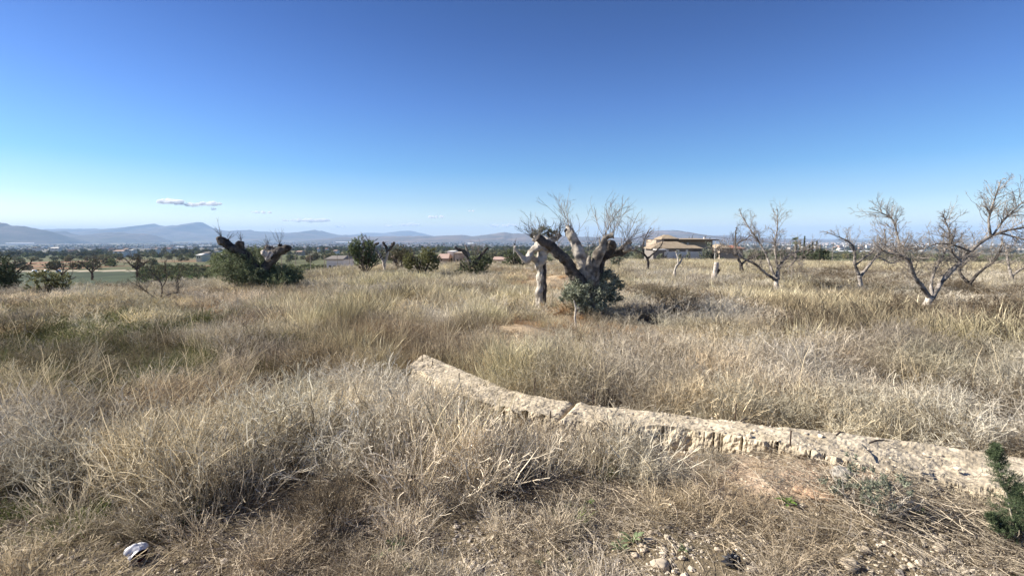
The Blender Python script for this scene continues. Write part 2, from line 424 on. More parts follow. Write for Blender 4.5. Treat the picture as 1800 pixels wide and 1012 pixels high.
def zone(X, Y, Zz):
    px, py, fw = proj(X, Y, Zz)
    px = np.where(fw > 0.3, px, np.where(X < 0, 0, 1800)); py = np.where(fw > 0.3, py, 980)
    px = np.clip(px, -200, 2000); py = np.clip(py, 440, 1080)
    W = np.zeros((len(X), NS)); D = np.zeros(len(X)); Hh = np.zeros(len(X)); S = np.zeros(len(X))
    for i in range(len(Z)):
        sy = 1.0 if ZA[i, 1] > 620 else (1.6 if ZA[i, 1] > 540 else 2.6)
        d2 = ((px - ZA[i, 0]) / 1.9) ** 2 + ((py - ZA[i, 1]) * sy) ** 2
        w = 1.0 / (d2 + 60) ** 2.2
        W += w[:, None] * ZW[i]; D += w * ZD[i]; Hh += w * ZH[i]; S += w
    return W / S[:, None], D / S, Hh / S

# ------------------------------------------------------------------ ground sheets
def polar(r0, r1, nr, azs):
    r = np.exp(np.linspace(math.log(r0), math.log(r1), nr))
    A, R = np.meshgrid(azs, r)
    return (np.sin(A) * R).ravel(), (np.cos(A) * R).ravel(), nr, len(azs)
azs = np.concatenate([np.linspace(-0.95, 0.95, 460), np.linspace(0.95, 2 * math.pi - 0.95, 90)[1:]])
azs[-1] = azs[0] + 2 * math.pi
def sheet(name, r0, r1, nr, colorf, m, centre=False):
    x, y, a, b = polar(r0, r1, nr, azs)
    z = H(x, y)
    i = np.arange(a - 1)[:, None] * b + np.arange(b - 1)[None, :]
    q = np.stack([i, i + b, i + b + 1, i + 1], -1).reshape(-1, 4)
    V = np.stack([x, y, z], 1); Fs = [q]
    C = colorf(x, y, z)
    if centre:
        V = np.concatenate([V, [[0, 0, H(np.array([0.]), np.array([0.01]))[0]]]]); C = np.concatenate([C, C[:1]])
        c = len(V) - 1
        j = np.arange(b - 1); Fs.append(np.stack([np.full(b - 1, c), j, j + 1], 1))
    o = build(name, V, Fs, m, None, True, {'col': C})
    return o

def lerp(a, b, t): return a + (np.asarray(b) - a) * t[:, None]
def col_near(x, y, z):
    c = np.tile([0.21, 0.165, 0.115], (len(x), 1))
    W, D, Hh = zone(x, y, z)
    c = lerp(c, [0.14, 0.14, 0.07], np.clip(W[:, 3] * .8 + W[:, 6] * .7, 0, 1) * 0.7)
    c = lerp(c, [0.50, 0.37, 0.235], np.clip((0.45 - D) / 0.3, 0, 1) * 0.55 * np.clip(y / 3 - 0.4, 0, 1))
    for (mx, my, mr, mh) in MOUNDS[:2]:
        c = lerp(c, [0.58, 0.44, 0.28], 0.8 * np.exp(-((x - mx) ** 2 + (y - my) ** 2) / (mr * mr * 0.9)))
    d = np.hypot(x, y)
    px, py, fw = proj(x, y, z)
    so = np.exp(-(((px - 1420) / 160) ** 2 + ((py - 835) / 38) ** 2)) * (fw > 0.3)
    c = lerp(c, [0.60, 0.45, 0.33], so * 0.9)
    gv = np.clip((2.6 - d) / 0.8, 0, 1)
    c = lerp(c, [0.37, 0.315, 0.245], gv * 0.7)
    n = fbm(x * 3, y * 3, 4, 40)
    c = c * (0.75 + 0.5 * n)[:, None]
    return c
def mat_ground():
    m = mat('ground_soil', (1, 1, 1), 0.97, 0.35, 22, 0.03, attr='col', spec=0.1, detail=10)
    return m
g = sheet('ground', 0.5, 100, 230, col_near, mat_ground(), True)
tag(g, kind='structure')

def col_far(x, y, z):
    d = np.hypot(x, y); t = np.arctan2(x, y)
    n1 = vnoise(x / 90 + 0.3 * y / 90, y / 160, 3); 
    cell = vnoise(np.floor(x / 130) * 7.3, np.floor((y + 0.2 * x) / 95) * 3.1, 8)
    c = np.tile([0.12, 0.125, 0.065], (len(x), 1))
    c = lerp(c, [0.21, 0.16, 0.105], np.clip((cell - 0.55) * 4, 0, 1) * 0.7)
    c = lerp(c, [0.08, 0.10, 0.05], np.clip((0.35 - cell) * 5, 0, 1) * 0.8)
    # green crop field, left
    gf = ((y > 95) & (y < 205) & (t < -0.66) & (t > -1.1)).astype(float)
    rows = 0.75 + 0.5 * (np.sin(y * 1.4) * 0.5 + 0.5) * 0 
    c = lerp(c, [0.055, 0.072, 0.042], gf)
    tr = ((y > 206) & (y < 216) & (t < -0.3) & (t > -1.2)).astype(float)
    c = lerp(c, [0.42, 0.36, 0.28], tr * 0.8)
    so = ((y > 232) & (y < 430) & (t < -0.55) & (t > -1.2)).astype(float) * np.clip((fbm(x / 60, y / 60, 2, 77) - 0.35) * 5, 0, 1)
    c = lerp(c, [0.27, 0.15, 0.09], so * 0.85)
    c = c * (0.75 + 0.5 * fbm(x / 12, y / 12, 3, 31))[:, None]
    return c
f1 = sheet('farmland', 100, 1500, 110, col_far, mat('farmland', (1, 1, 1), 0.97, 0.3, 0.05, 0.0, attr='col', spec=0.1))
tag(f1, kind='structure')
def col_valley(x, y, z):
    d = np.hypot(x, y)
    cell = vnoise(np.floor((x + 0.15 * y) / 330) * 7.3 + .5, np.floor((y - 0.2 * x) / 420) * 3.1 + .5, 8)
    c = np.tile([0.12, 0.115, 0.075], (len(x), 1))
    c = lerp(c, [0.28, 0.23, 0.16], np.clip((cell - 0.5) * 5, 0, 1) * 0.7)
    c = lerp(c, [0.06, 0.075, 0.04], np.clip((0.4 - cell) * 5, 0, 1) * 0.8)
    c = lerp(c, [0.22, 0.20, 0.17], np.clip((fbm(x / 1500, y / 1500, 4, 13) - 0.45) * 4, 0, 1) * 0.6)
    return c * (0.75 + 0.5 * fbm(x / 200, y / 200, 3, 31))[:, None]
f2 = sheet('valley_plain', 1500, 23000, 160, col_valley, mat('valley_plain', (1, 1, 1), 0.97, 0.3, 0.008, 0.0, attr='col', spec=0.1))
tag(f2, kind='structure')

# ------------------------------------------------------------------ mountains
def mountain(prof, D, depth, color, color2, seed, base=-112):
    prof = np.array(prof, float)
    npx = int(min(420, max(80, (prof[-1, 0] - prof[0, 0]) / 1.6)))
    px = np.linspace(prof[0, 0], prof[-1, 0], npx)
    py = np.interp(px, prof[:, 0], prof[:, 1]); 
    k = np.array([0.25, 0.5, 0.25]); pyp = np.pad(py, 1, 'edge'); py = np.convolve(pyp, k, 'valid')
    py = py + (fbm(px / 7, px * 0, 4, seed) - 0.5) * 2.2
    rows = 30
    Pc = np.array([at(px[i], py[i], D) for i in range(npx)])
    V = []
    for j in range(rows + 5):
        v = j / (rows - 1)
        if v <= 1:
            Y = D - depth * (1 - v); X = Pc[:, 0] * (1 - (1 - v) * depth / D * 0.15)
            rid = 1 - abs(2 * fbm(X / (depth * 0.13), np.full(npx, Y / (depth * 0.5)), 4, seed + 3) - 1) * 2
            sc = v ** 0.85 * (0.72 + 0.28 * (v + (1 - v) * (0.2 + 1.2 * rid)))
            V.append(np.stack([X, np.full(npx, Y), base + (Pc[:, 2] - base) * np.minimum(sc, 1)], 1))
        else:
            u = (v - 1) * (rows - 1) / 5
            V.append(np.stack([Pc[:, 0] * (1 + 0.1 * u), np.full(npx, D + depth * 0.6 * u), Pc[:, 2] + (base - Pc[:, 2]) * u], 1))
    V = np.concatenate(V)
    R = rows + 5
    i = np.arange(R - 1)[:, None] * npx + np.arange(npx - 1)[None, :]
    q = np.stack([i, i + 1, i + npx + 1, i + npx], -1).reshape(-1, 4)
    m = mat('mountain_rock', color, 1.0, 0.35, 0.004, 0.0, color2=color2, mixscale=0.0012, spec=0.05)
    o = build('mountain_range', np.array(V), q, m, None, True)
    tag(o, kind='structure')
    return o
mg, mb = (0.07, 0.068, 0.05), (0.14, 0.11, 0.085)
mountain([(-500,402),(-300,396),(-100,386),(-20,388),(0,391),(10,392),(20,396),(45,398),(70,403),(90,407),(105,413),(120,419),(140,427)], 7000, 2200, mg, mb, 1)
mountain([(78,427),(100,407),(115,406),(130,411),(150,414),(165,412),(172,410),(185,409),(210,408),(230,411),(250,410),(265,412),(285,418),(305,425)], 8800, 1500, mg, mb, 2)
mountain([(-400,408),(60,404),(100,402),(140,402),(180,402),(215,401),(235,398),(260,394),(270,393),(290,398),(305,396),(320,396),(335,392),(350,390),(358,392),(375,401),(400,406),(425,405),(440,404),(455,407),(480,408),(500,409),(530,408),(552,404),(570,407),(590,412),(620,414),(680,416),(800,421)], 13500, 3500, mg, mb, 3)
mountain([(560,416),(610,414),(640,409),(680,409),(700,406),(720,406),(740,409),(755,413),(790,419)], 18500, 2500, mg, mb, 4)
mountain([(560,424),(600,417),(640,416),(700,415),(760,415),(790,414),(810,413),(830,415),(860,412),(885,408),(900,410),(925,411),(960,413),(1000,415),(1050,417),(1100,418),(1120,414),(1135,409),(1155,405),(1180,405),(1200,406),(1215,409),(1230,412),(1250,414),(1280,417),(1330,421),(1420,425)], 9500, 2600, (0.09, 0.08, 0.065), (0.20, 0.145, 0.11), 5)
mountain([(1200,416),(1280,413),(1300,416),(1400,420),(1450,423),(1500,424),(1600,427),(1700,424),(1800,418),(2000,408),(2300,400)], 12500, 3000, (0.09, 0.08, 0.065), (0.19, 0.14, 0.105), 6)

# ------------------------------------------------------------------ haze
hz = 420.0
V, Fb = box(-24500, 24500, -24500, 24500, -125, hz)
hm = bpy.data.materials.new('haze'); hm.use_nodes = True
n, l = hm.node_tree.nodes, hm.node_tree.links
n.clear(); ho = n.new('ShaderNodeOutputMaterial'); pv = n.new('ShaderNodeVolumePrincipled')
pv.inputs['Color'].default_value = (0.46, 0.68, 1.0, 1)
pv.inputs['Density'].default_value = 0.000065
pv.inputs['Anisotropy'].default_value = 0.0
l.new(pv.outputs[0], ho.inputs['Volume'])
hm.cycles.homogeneous_volume = True
ho_ = build('haze', V, Fb, hm); tag(ho_, kind='stuff')

# ------------------------------------------------------------------ clouds
cm = bpy.data.materials.new('cloud'); cm.use_nodes = True
n, l = cm.node_tree.nodes, cm.node_tree.links
n.clear(); co_ = n.new('ShaderNodeOutputMaterial'); cv = n.new('ShaderNodeVolumePrincipled')
cv.inputs['Color'].default_value = (1, 1, 1, 1); cv.inputs['Density'].default_value = 0.012; cv.inputs['Anisotropy'].default_value = 0.0
l.new(cv.outputs[0], co_.inputs['Volume'])
cm.cycles.homogeneous_volume = True
def ico(sub=2):
    import bmesh
    b = bmesh.new(); bmesh.ops.create_icosphere(b, subdivisions=sub, radius=1)
    V = np.array([v.co[:] for v in b.verts]); Fs = np.array([[v.index for v in f.verts] for f in b.faces]); b.free(); return V, Fs
ICO2, ICO3, ICO1 = ico(2), ico(3), ico(1)
def cloud(px, py, w, h, label, seed):
    r = np.random.default_rng(seed); D = 25500.0; gm = G(); s = D / F
    c = at(px, py, D)
    nb = max(4, int(w / 2.6))
    for k in range(nb):
        u = r.uniform(-1, 1); e = math.sqrt(1 - u * u)
        q = c + np.array([u * w * 0.5 * s, r.normal() * 120, (r.uniform(-0.35, 0.25) * h * 0.6 * e) * s])
        rad = np.array([r.uniform(0.35, 0.8) * h * 1.0, h * 0.7, r.uniform(0.28, 0.55) * h * (0.4 + 0.6 * e)]) * s
        V = ICO3[0] * rad
        nn = np.array([mnoise.noise(Vector(v / (h * s) * 3.0 + k)) for v in V])
        gm.add(q + V * (1 + 0.5 * nn)[:, None], ICO3[1])
    o = gm.make('cloud', cm, None, True)
    tag(o, label, 'cloud')
cl = [(298,354,42,9,'long white cloud highest at the left above the blue peak'),
      (335,359,52,6,'thin white cloud strip in the middle of the left row of clouds'),
      (372,358,30,7,'small puffy white cloud at the right end of the left row'),
      (380,367,10,4,'tiny cloud scrap just below the right end of the left row'),
      (461,373,38,4,'flat thin white cloud alone between the left row and the low cloud bank'),
      (502,387,10,4,'tiny cloud at the left end of the low cloud bank'),
      (525,387,22,6,'white puff inside the low cloud bank above the pale hill'),
      (556,387,42,7,'widest faint cloud at the right end of the low cloud bank'),
      (601,398,14,4,'tiny white cloud low over the centre left skyline'),
      (683,397,10,5,'small white puff left of the long flat low cloud'),
      (714,395,46,5,'long flat white cloud low over the far pale mountain'),
      (766,381,26,5,'white cloud puff higher than the others near the centre'),
      (832,371,14,3,'faintest little cloud above the centre skyline'),
      (885,396,42,6,'broken white cloud just left of the pollarded trees'),
      (1560,398,50,4,'thin pale cloud streak low behind the right almond trees')]
for i, c in enumerate(cl): cloud(c[0], c[1], c[2], c[3] * 1.1, c[4], 100 + i)

# ------------------------------------------------------------------ scattered cover (nobody could count it)
VEG = mat('dry_vegetation', (1, 1, 1), 0.85, 0.12, 6, attr='tone', inst='tint', transl=0.22, spec=0.15)
PEB = mat('pebble', (1, 1, 1), 0.9, 0.25, 60, 0.002, inst='tint', spec=0.2)

def scatter(name, protos, P, rot, scale, idx, tint, label, cat):
    col = bpy.data.collections.new(name + '_pieces')
    for i, p in enumerate(protos):
        p.name = '%s_piece_%02d' % (name, i); col.objects.link(p)
    me = bpy.data.meshes.new(name)
    me.vertices.add(len(P)); me.vertices.foreach_set('co', np.asarray(P, np.float32).ravel())
    a = me.attributes.new('rot', 'FLOAT_VECTOR', 'POINT'); a.data.foreach_set('vector', np.asarray(rot, np.float32).ravel())
    a = me.attributes.new('size', 'FLOAT_VECTOR', 'POINT'); a.data.foreach_set('vector', np.asarray(scale, np.float32).ravel())
    a = me.attributes.new('tint', 'FLOAT_VECTOR', 'POINT'); a.data.foreach_set('vector', np.asarray(tint, np.float32).ravel())
    a = me.attributes.new('idx', 'INT', 'POINT'); a.data.foreach_set('value', np.asarray(idx, np.int32))
    o = bpy.data.objects.new(name, me); COL.objects.link(o)
    ng = bpy.data.node_groups.new(name + '_scatter', 'GeometryNodeTree')
    ng.interface.new_socket('Geometry', in_out='INPUT', socket_type='NodeSocketGeometry')
    ng.interface.new_socket('Geometry', in_out='OUTPUT', socket_type='NodeSocketGeometry')
    N, Lk = ng.nodes, ng.links
    gi, go = N.new('NodeGroupInput'), N.new('NodeGroupOutput')
    ci = N.new('GeometryNodeCollectionInfo'); ci.inputs['Collection'].default_value = col
    ci.inputs['Separate Children'].default_value = True; ci.inputs['Reset Children'].default_value = True
    ip = N.new('GeometryNodeInstanceOnPoints'); ip.inputs['Pick Instance'].default_value = True
    def na(nm, ty):
        q = N.new('GeometryNodeInputNamedAttribute'); q.data_type = ty; q.inputs['Name'].default_value = nm
        return [s for s in q.outputs if s.enabled and s.name == 'Attribute'][0]
    er = N.new('FunctionNodeEulerToRotation')
    Lk.new(gi.outputs[0], ip.inputs['Points']); Lk.new(ci.outputs[0], ip.inputs['Instance'])
    Lk.new(na('idx', 'INT'), ip.inputs['Instance Index']); Lk.new(na('rot', 'FLOAT_VECTOR'), er.inputs[0])
    Lk.new(er.outputs[0], ip.inputs['Rotation']); Lk.new(na('size', 'FLOAT_VECTOR'), ip.inputs['Scale'])
    Lk.new(ip.outputs[0], go.inputs[0])
    md = o.modifiers.new('scatter', 'NODES'); md.node_group = ng
    tag(o, label, cat, kind='stuff')
    return o

def fat(R, r, f=.13, k=2.1):
    return R * np.where(r.uniform(size=(len(R), 1)) < f, k, 1)
def p_straw(r, n, hw, hmax=0.8, lean=0.28, base=0.13, k=5, head=True):
    a = r.uniform(0, 2 * math.pi, n); rr = base * np.sqrt(r.uniform(0, 1, n))
    P0 = np.stack([np.cos(a) * rr, np.sin(a) * rr, np.full(n, -0.03)], 1)
    D = np.stack([np.cos(a) * lean * r.uniform(0.1, 1.5, n), np.sin(a) * lean * r.uniform(0.1, 1.5, n), np.ones(n)], 1)
    D[:, :2] += r.normal(size=(n, 2)) * lean * 0.5
    L = hmax * r.uniform(0.35, 1.0, n) ** 0.8
    P = grow(P0, D, L, k, 0.10, -0.05, r)
    s = np.linspace(0, 1, k)
    R = hw * (1 - 0.6 * s)[None] * np.ones((n, 1))
    if head: R[:, -2] *= np.where(r.uniform(size=n) < 0.5, 2.2, 1)
    R[:, -1] *= 0.3
    V, q, ids = tubes(P, fat(R, r), 2, r)
    return V, q, (r.uniform(0.35, 1.3, n) * np.where(r.uniform(size=n) < .2, 1.45, 1))[ids]

def p_twig(r, n0, hw, rad=0.32, hgt=0.5, m1=5, m2=4, lowk=5, wig=0.22):
    g = G()
    a = r.uniform(0, 2 * math.pi, n0)
    P0 = np.stack([np.cos(a) * 0.07 * r.uniform(0, 1, n0), np.sin(a) * 0.07 * r.uniform(0, 1, n0), np.full(n0, -0.03)], 1)
    sp = r.uniform(0.0, 1.0, n0) * rad / hgt * 1.4
    D = np.stack([np.cos(a) * sp, np.sin(a) * sp, np.ones(n0)], 1)
    P = grow(P0, D, hgt * r.uniform(0.7, 1.15, n0), lowk, wig * 0.7, 0.02, r)
    V, q, ids = tubes(P, hw * 1.5 * np.linspace(1, 0.5, lowk)[None] * np.ones((n0, 1)), 2, r); g.add(V, q, r.uniform(0.6, 1.2, n0)[ids])
    S, Dn, s = spawn(P, m1, 0.7, 0.25, 1, r)
    P1 = grow(S, Dn + [0, 0, 0.25], hgt * 0.42 * r.uniform(0.5, 1.2, len(S)), 4, wig, 0.0, r)
    V, q, ids = tubes(P1, fat(hw * np.ones((len(P1), 1)), r, .15) * np.linspace(1, 0.5, 4)[None] * np.ones((len(P1), 1)), 2, r); g.add(V, q, r.uniform(0.5, 1.6, len(P1))[ids])
    S, Dn, s = spawn(P1, m2, 0.8, 0.15, 1, r)
    P2 = grow(S, Dn, hgt * 0.19 * r.uniform(0.5, 1.3, len(S)), 3, wig * 1.6, 0.0, r)
    V, q, ids = tubes(P2, hw * 0.8 * np.linspace(1, 0.5, 3)[None] * np.ones((len(P2), 1)), 2, r); g.add(V, q, r.uniform(0.6, 1.45, len(P2))[ids])
    return np.concatenate(g.V), np.concatenate(g.F), np.concatenate(g.T)

def P_(fn, *a, **k):
    V, q, t = fn(*a, **k)
    return build('piece', V, q, VEG, None, False, {'tone': t}, link=False)

def p_mix(r, n, hw, hmax):      # fine tangled stems with side stems
    V1, q1, t1 = p_straw(r, n, hw, hmax, 0.42, 0.16, 5, False)
    a = r.uniform(0, 2 * math.pi, n // 3)
    P0 = np.stack([np.cos(a) * 0.12, np.sin(a) * 0.12, np.zeros(len(a))], 1) * r.uniform(0, 1, (len(a), 1))
    D = np.stack([np.cos(a) * 0.5, np.sin(a) * 0.5, np.ones(len(a))], 1)
    P = grow(P0, D, hmax * r.uniform(0.5, 0.95, len(a)), 5, 0.18, 0, r)
    S, Dn, s = spawn(P, 6, 0.6, 0.3, 1, r)
    P1 = grow(S, Dn, hmax * 0.2 * r.uniform(0.5, 1.2, len(S)), 3, 0.3, 0.1, r)
    V2, q2, i2 = tubes(P1, fat(np.full((len(P1), 3), hw * 0.8), r), 2, r)
    V3, q3, i3 = tubes(P, np.full((len(P), 5), hw * 1.1), 2, r)
    tips = P1[:, -1]; V4, q4, t4 = leaves(tips, .013, .0035, r, .8, (.4, 2.0))
    g = G(); g.add(V1, q1, t1); g.add(V4, q4, t4); g.add(V2, q2, r.uniform(0.5, 1.7, len(P1))[i2]); g.add(V3, q3, 1.0)
    return np.concatenate(g.V), np.concatenate(g.F), np.concatenate(g.T)

def p_olive(r, n, hw, hmax):
    V1, q1, t1 = p_straw(r, n, hw, hmax, 0.55, 0.2, 5, False)
    a = r.uniform(0, 2 * math.pi, n * 2); rr = 0.22 * np.sqrt(r.uniform(0, 1, n * 2))
    C = np.stack([np.cos(a) * rr, np.sin(a) * rr, hmax * r.uniform(0.15, 0.75, n * 2) * (1 - (rr / 0.3) ** 2)], 1)
    V2, q2, t2 = leaves(C, 0.03, hw * 2.2, r, 0.6, (0.5, 1.3))
    g = G(); g.add(V1, q1, t1 * np.where(r.uniform(size=len(t1)) < 0.2, 1.5, 1)); g.add(V2, q2, t2 * 0.9)
    return np.concatenate(g.V), np.concatenate(g.F), np.concatenate(g.T)

r0 = np.random.default_rng(5)
NV = 4
def family(fn_near, fn_far): return [fn_near(i) for i in range(NV)] + [fn_far(i) for i in range(3)]
FAM = [
 family(lambda i: P_(p_straw, r0, 85, 0.0020, 0.75), lambda i: P_(p_straw, r0, 55, 0.0035, 0.7, 0.35, 0.22, 4)),
 family(lambda i: P_(p_mix, r0, 85, 0.0019, 0.52), lambda i: P_(p_mix, r0, 45, 0.003, 0.5)),
 family(lambda i: P_(p_twig, r0, 15, 0.0020, 0.30, 0.46, 6, 4), lambda i: P_(p_twig, r0, 12, 0.0032, 0.34, 0.46, 4, 4)),
 family(lambda i: P_(p_straw, r0, 120, 0.0016, 0.2, 0.5, 0.16, 4, False), lambda i: P_(p_straw, r0, 60, 0.004, 0.2, 0.5, 0.2, 3, False)),
 family(lambda i: P_(p_twig, r0, 16, 0.0018, 0.32, 0.46, 6, 4), lambda i: P_(p_twig, r0, 14, 0.004, 0.36, 0.5, 5, 4)),
 family(lambda i: P_(p_twig, r0, 14, 0.0018, 0.22, 0.24, 6, 4), lambda i: P_(p_twig, r0, 14, 0.004, 0.26, 0.26, 5, 3)),
 family(lambda i: P_(p_olive, r0, 95, 0.0017, 0.46), lambda i: P_(p_olive, r0, 50, 0.0035, 0.42)),
]
TINT = np.array([[.63, .555, .385], [.63, .52, .36], [.60, .535, .42], [.17, .205, .085], [.21, .17, .12], [.48, .33, .19], [.19, .195, .095]])
SPN = [('yellow_grass', 'tall dry yellow straw grass standing across the open field', 'dry grass'),
       ('tan_grass', 'fine tan dry grass and stems leaning over the near field', 'dry grass'),
       ('grey_brush', 'leafless grey twiggy brush filling the field behind and before the low wall', 'dry brush'),
       ('green_grass', 'short green grass growing between the dry stems near the verge', 'green grass'),
       ('brown_brush', 'dark brown dead brush in shaded hollows of the field', 'dead brush'),
       ('rusty_weeds', 'low rust coloured weeds on the bare earth below the thick pollarded tree', 'weeds'),
       ('olive_grass', 'tangled olive green grass mat covering the left part of the field', 'grass mat')]

def wedge(n, ra, rb, amax=1.0):
    r = np.sqrt(RNG.uniform(ra * ra, rb * rb, n)); a = RNG.uniform(-amax, amax, n)
    return np.sin(a) * r, np.cos(a) * r
Xs, Ys = [], []
for ra, rb, den in [(1.3, 2.5, 60), (2.5, 4, 54), (4, 7, 34), (7, 12, 20), (12, 22, 12), (22, 40, 7), (40, 95, 3.6)]:
    area = 1.0 * (rb * rb - ra * ra)
    x, y = wedge(int(area * den), ra, rb); Xs.append(x); Ys.append(y)
X = np.concatenate(Xs); Y = np.concatenate(Ys)
e = edge_dist(X, Y); d = np.hypot(X, Y)
k = d < e * 1.18; X, Y, d = X[k], Y[k], d[k]
Zz = H(X, Y)
W, D, Hh = zone(X, Y, Zz)
patch = fbm(X / 1.3, Y / 1.3, 3, 61)
W = W ** 1.6
for s in range(NS):
    W[:, s] *= np.exp(5.0 * (fbm(X / 1.1 + 31 * s, Y / 1.1, 3, 200 + s) - 0.5))
W /= W.sum(1, keepdims=True)
gap = fbm(X / .75, Y / .75, 2, 777)
keep = RNG.uniform(size=len(X)) < np.clip(D * (0.62 + 0.75 * patch), 0, 1.2) * 0.9 * np.where(d < 14, np.clip(3.6 * gap - .75, .12, 1.1), 1)
wd = wall_dist(X, Y)
keep &= wd > 0.25
front0 = (wd < 0.7) & (Y < np.interp(X, WC[:, 0], WC[:, 1])) & (X > 0.75)
keep &= ~(front0 & (RNG.uniform(size=len(X)) < 0.25))
# keep the ground clear under the things that stand in the near verge
CLEAR = [hit(243, 975), hit(1287, 990), hit(1480, 835), hit(462, 716), hit(430, 712), hit(495, 714), hit(462, 735), hit(120, 735), hit(150, 740)]
for i_, c in enumerate(CLEAR): keep &= np.hypot(X - c[0], Y - c[1]) > (0.16 if i_ < 3 else 0.26)
keep &= d > 1.55
X, Y, Zz, W, Hh, d, patch, wd = X[keep], Y[keep], Zz[keep], W[keep], Hh[keep], d[keep], patch[keep], wd[keep]
cum = np.cumsum(W, 1); u = RNG.uniform(size=len(X))[:, None] * cum[:, -1:]
sp = (u > cum).sum(1).clip(0, NS - 1)
for s in range(NS):
    m = sp == s; n = int(m.sum())
    x, y, z, dd = X[m], Y[m], Zz[m], d[m]
    far = dd > 11
    idx = np.where(far, NV + RNG.integers(0, 3, n), RNG.integers(0, NV, n))
    # stems lean with the slope of the wind: clumps fan out and flop more in the near left
    rot = np.stack([RNG.normal(size=n) * 0.16, RNG.normal(size=n) * 0.16, RNG.uniform(0, 6.28, n)], 1)
    flop = np.clip(1.4 - dd / 5, 0, 1) * (x < 0.3)
    ry = 0.35 * flop * RNG.uniform(0, 1, n)
    # rotation about world y after spin: approximate by euler xyz with small angles
    hs = Hh[m] * RNG.uniform(0.65, 1.25, n) * (0.8 + 0.45 * patch[m])
    hs = np.where(wd[m] < 0.55, hs * 0.62, hs)
    front = (wd[m] < 1.0) & (y < np.interp(x, WC[:, 0], WC[:, 1])) & (x > 0.9)
    hs = np.where(front, hs * 0.45, hs)
    ws = np.sqrt(hs) * RNG.uniform(0.85, 1.25, n) * np.where(far, 1.3, 1.0)
    c = TINT[s] * (0.72 + 0.62 * RNG.uniform(size=(n, 1)) ** 1.3) * (0.8 + 0.4 * fbm(x / 2.2, y / 2.2, 3, 90 + s))[:, None]
    gr_ = np.clip(fbm(x / 1.9, y / 1.9, 3, 555) * 3 - 1.35 + .55 * np.clip(-x / y, -.5, .8), 0, 1)[:, None] * .34
    if s == 3: c = c * 1.15
    if s != 5: c = c * (1 - gr_) + c * [.68, .76, .48] * gr_
    pt_ = np.clip(fbm(x / 1.5, y / 1.5, 3, 640) * 2.8 - .85, 0, 1)[:, None]
    c = c * (np.array([.58, .54, .50]) * (1 - pt_) + np.array([1.1, 1.1, 1.08]) * pt_)
    if s in (1, 2): # weathered to grey or pinkish in places
        g_ = np.clip(fbm(x / 1.7, y / 1.7, 2, 70) * 2 - 0.6, 0, 1)[:, None]
        c = c * (1 - g_ * 0.5) + c.mean(1, keepdims=True) * np.array([1.05, 1.0, 0.92]) * g_ * 0.5
    nm, lb, ct = SPN[s]
    rot[:, 0] += ry * 0.5
    scatter(nm, FAM[s], np.stack([x, y, z], 1), rot, np.stack([ws, ws, hs], 1), idx, c, lb, ct)

# long pale stalks that lean out of the mass
def p_long(r, n, hmax, dirx):
    P0 = np.stack([r.normal(size=n) * 0.08, r.normal(size=n) * 0.08, np.zeros(n)], 1)
    D = np.stack([dirx + r.normal(size=n) * 0.25, r.normal(size=n) * 0.25, np.full(n, 1.0)], 1)
    P = grow(P0, D, hmax * r.uniform(0.5, 1.0, n), 7, 0.07, -0.05, r)
    R = np.linspace(1, 0.6, 7)[None] * np.full((n, 1), 0.0015); R[:, -2] *= 1.8
    V, q, ids = tubes(P, R, 2, r); return V, q, r.uniform(0.8, 1.3, n)[ids]
lp = [P_(p_long, r0, 14, 0.85, dx) for dx in (0.75, 0.4, 0.0, -0.4)] + [P_(p_long, r0, 5, 0.8, 0.2)]
pts = []
def add_pts(n, x0, x1, y0, y1, ids):
    for i in range(n):
        q = hit(RNG.uniform(x0, x1), RNG.uniform(y0, y1))
        if wall_dist(np.array([q[0]]), np.array([q[1]]))[0] < 0.3: continue
        pts.append((*q, ids[RNG.integers(len(ids))]))
add_pts(12, 150, 330, 790, 880, [0, 0, 1]); add_pts(16, 150, 330, 715, 790, [0, 0, 1]); add_pts(12, 0, 110, 730, 800, [0, 0]); add_pts(7, 0, 130, 780, 860, [3, 0]); add_pts(14, 0, 500, 650, 760, [0, 1, 4]); add_pts(26, 500, 900, 560, 680, [1, 2, 3, 4])
add_pts(16, 900, 1800, 640, 760, [2, 3, 4]); add_pts(6, 200, 900, 800, 900, [1, 4]); add_pts(26, 1250, 1800, 545, 620, [2, 1, 4]); add_pts(12, 300, 420, 560, 640, [2, 4])
pts = np.array(pts); n = len(pts)
ind = pts[:, 3].astype(int)
scatter('leaning_stalks', lp, pts[:, :3], np.stack([np.zeros(n), np.zeros(n), np.where(ind == 4, RNG.uniform(0, 6.28, n), RNG.normal(size=n) * 0.3)], 1),
        np.repeat(RNG.uniform(0.7, 1.1, (n, 1)), 3, 1), ind, np.tile([.70, .58, .38], (n, 1)) * RNG.uniform(0.8, 1.15, (n, 1)),
        'long pale grass stalks leaning out over the dry brush', 'grass stalks')

